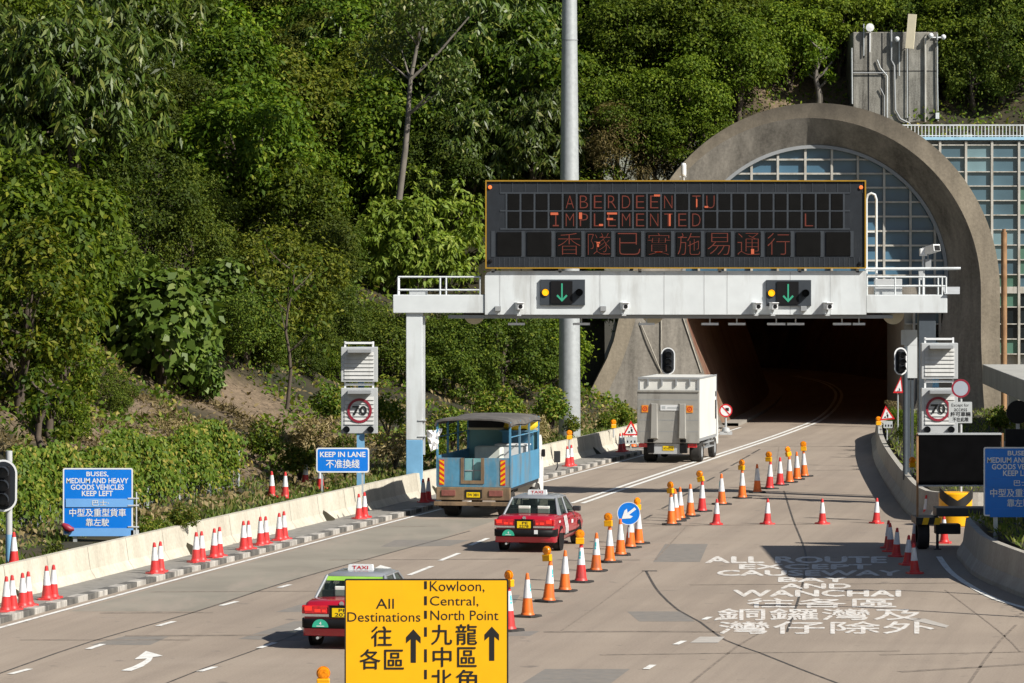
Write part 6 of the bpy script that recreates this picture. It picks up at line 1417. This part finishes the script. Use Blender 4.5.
for b_ in [('green', 55, 552, 14, 97.5, 'green bush at the foot of the buses sign, traffic light side'), ('green', 95, 553, 13, 100.5, 'leafy bush right under the buses sign'), ('green', 150, 528, 16, 104, 'low bush between buses sign and ivy hedge'), ('green', 182, 516, 17, 104.5, 'rounded bright bush in front of the ivy hedge'),
           ('straw', 316, 432, 26, 124, 'straw coloured dry shrub beside the 70 cabinets'), ('green', 330, 402, 24, 127, 'green bush behind the 70 cabinets'), ('straw', 395, 445, 24, 131, 'dry shrub between the 70 cabinets and the gantry foot'), ('yellow', 388, 412, 24, 134, 'yellowish bush uphill of the gantry foot'), ('dark', 345, 455, 22, 127, 'dark bush behind the keep in lane sign'), ('green', 300, 455, 26, 126, 'mid height bush where the ivy hedge ends'), ('green', 262, 440, 24, 128, 'green bush at the upper rim of the ivy hedge'),
           ('yellow', 432, 452, 20, 140, 'yellowish bush behind the blue truck cargo posts'), ('green', 452, 425, 24, 145, 'green bush uphill of the blue truck roof'), ('green', 500, 405, 26, 150, 'green bush uphill of the blue truck, nearer the mast'), ('straw', 530, 428, 24, 152, 'dry shrub beside the mast foot'), ('green', 552, 405, 24, 157, 'leafy bush directly beside the mast'), 
           ('green', 572, 424, 12, 156, 'small plant against the mast base'), ('green', 622, 414, 15, 171, 'green bush at the foot of the buttress'), ('green', 607, 421, 13, 168, 'low bush near the barrier lamp'), ('trim', 905, 418, 16, 158, 'clipped bush beside the roadworks triangle at the tunnel'), ('trim', 893, 416, 12, 163, 'clipped bush closest to the tunnel mouth'), ('trim', 915, 425, 17, 150, 'clipped bush behind the 70 cabinets by the trailer'), ('trim', 906, 434, 14, 148, 'small dark clipped bush above the curving barrier'), ('straw', 893, 406, 9, 166, 'dry tuft of tall grass at the tunnel mouth'),
           ('green', 1000, 418, 16, 150, 'bush by the walkway post'), ('straw', 130, 440, 24, 116, 'dry shrub on the bare slope'), ('straw', 175, 432, 22, 122, 'dry shrub beside the dirt path')]:
    bush(*b_)
# ivy over a wire fence
fp = [(Xb(y) - .62 - 3.3, y) for y in np.arange(88, 122.1, 1)]
wf = thing('wire_fence', 'wire fence on grey posts under the ivy along the foot of the slope', 'fence', (fp[0][0], fp[0][1], .7))
def loc_(p): return (p[0] - fp[0][0], p[1] - fp[0][1])
for i in range(1, len(fp), 3):
    x, y = loc_(fp[i]); m = MB(); m.cyl((x, y, -.3), (x, y, 1.55), .05, n=8); m.build('post', 'steel', wf)
m = MB()
for k in range(7): m.tube([(*loc_(p), .05 + .22 * k) for p in fp[::2]], .008, 4)
for i in range(len(fp) - 1):
    for q in range(4):
        a = np.array(loc_(fp[i])) * (1 - q / 4) + np.array(loc_(fp[i + 1])) * q / 4; m.cyl((a[0], a[1], 0.0), (a[0], a[1], 1.4), .006, n=4, caps=False)
m.build('wire_mesh', 'steel', wf)
g = np.random.default_rng(77); n = 30000; f = np.array(fp); ti = g.uniform(9, len(fp) - 2.0, n); i0 = ti.astype(int); fr_ = (ti - i0)[:, None]; base = f[i0] * (1 - fr_) + f[i0 + 1] * fr_
prof = 2.05 + .22 * np.sin(ti * .9) + .15 * np.sin(ti * 2.3); zt = prof * (g.uniform(0, 1, n) ** .55); off = g.normal(size=n) * .16 + .30 * np.sin(ti * 1.7 + zt * 2.2) * .4
low_ = g.uniform(0, 1, n) < np.clip(zt / .75, .25, 1); C = np.stack([base[:, 0] + off + .12, base[:, 1] - off * .2, .85 + zt], 1)[low_]; n = len(C)
A = g.normal(size=(n, 3)) * .7 + np.array((.2, -.2, -.9)); Nn = unit(g.normal(size=(n, 3)) * .5 + np.array((.6, -.7, .5)))
me = leaf_mesh('ivy_hedge', C, A, Nn, g.uniform(.09, .17, n), g.uniform(.06, .11, n)); me.materials.append(LM['ivy']); o = bpy.data.objects.new('ivy_hedge', me); COL.objects.link(o)
tag(o, 'long ragged ivy hedge smothering the wire fence between the two blue signs', 'hedge')
# grass, litter and undergrowth: nobody could count these
def scatter(name, pts, L, W, up, key, seed, spread=.6):
    g = np.random.default_rng(seed); n = len(pts); A = g.normal(size=(n, 3)) * spread + np.array((0, 0, up)); Nn = unit(g.normal(size=(n, 3)) + np.array((.3, -.5, .3)))
    me = leaf_mesh(name, np.array(pts), A, Nn, L * g.uniform(.5, 1.4, n), W * g.uniform(.6, 1.3, n), .1, .1); me.materials.append(LM[key]); o = bpy.data.objects.new(name, me); COL.objects.link(o); return stuff(o)
g = np.random.default_rng(5); P = []
while len(P) < 15000:
    Y = g.uniform(80, 184); s = g.uniform(.1, 3.4) if g.uniform() < .8 else g.uniform(0, 6); X = Xb(Y) - .62 - s; P.append((X, Y, H(X, Y) - .03))
    if s < 1.6 and 96 < Y < 103 : P.pop()
scatter('verge_grass', P, .26, .06, 1.0, 'grass', 6)
P = []
while len(P) < 15000:
    Y = g.uniform(112, 142); s = g.uniform(4, 15); X = Xb(Y) - .62 - s
    if math.sin(X * 1.3) * math.cos(Y * 1.1) + .5 * math.sin(X * 2.9 + Y * 2.3) > -.1: P.append((X, Y, H(X, Y) + g.uniform(0, .10)))
scatter('dry_twigs', P, .30, .06, .15, 'straw', 17, 1.0)
P = []
while len(P) < 12000:
    Y = g.uniform(80, 184); s = 1.0 + abs(g.normal()) * 6; X = Xb(Y) - .62 - s; P.append((X, Y, H(X, Y) + g.uniform(0, .22)))
    if s < 1.8 and 96 < Y < 103: P.pop()
scatter('dry_leaf_litter', P, .22, .10, .25, 'straw', 7, 1.0)
P = []
while len(P) < 16000:
    Y = g.uniform(80, 188); s = 3.0 + abs(g.normal()) * 8; X = Xb(Y) - .62 - s; px = 512 + F * X / Y
    q = math.sin(X * .9 + 1) * math.cos(Y * .7) + .6 * math.sin(X * .33 - Y * .41)
    if q < .0 or (190 < px < 262 and 122 < Y < 146): continue
    P.append((X, Y, H(X, Y) + g.uniform(0, .55) * min(1, q)))
while len(P) < 34000:
    if g.uniform() < .35: X = g.uniform(4, 42); Y = 191 + abs(g.normal()) * 7
    else: Y = g.uniform(100, 190); s = 9 + abs(g.normal()) * 9; X = Xb(Y) - .62 - s
    px = 512 + F * X / Y
    if (180 < px < 275 or 100 < px < 150) and 115 < Y < 150: continue
    P.append((X, Y, H(X, Y) + g.uniform(0, .6)))
scatter('undergrowth', P, .24, .13, .2, 'ivy', 8, 1.0)
P = []
while len(P) < 9000:
    if g.uniform() < .45: Y = g.uniform(84, 107); X = g.uniform(12.4, 17.5); z = .97
    else: Y = g.uniform(120, 186); X = np.interp(Y, [119, 128, 145, 157, 168, 174, 187], [13.2, 13.1, 14.1, 15, 15.9, 16.5, 20]) + g.uniform(.1, 7); z = .86
    P.append((X, Y, z))
scatter('bed_grass', P, .24, .055, 1.0, 'bedgrass', 9)
m = MB(); m.box(0, 6, 0, .4, 0, .62); tag(m.build('planter_wall', 'walkc', loc=(PX(958, 143), 143, .72), bevel=.03), 'low grey concrete wall behind the text plate at the planted bed', 'wall')
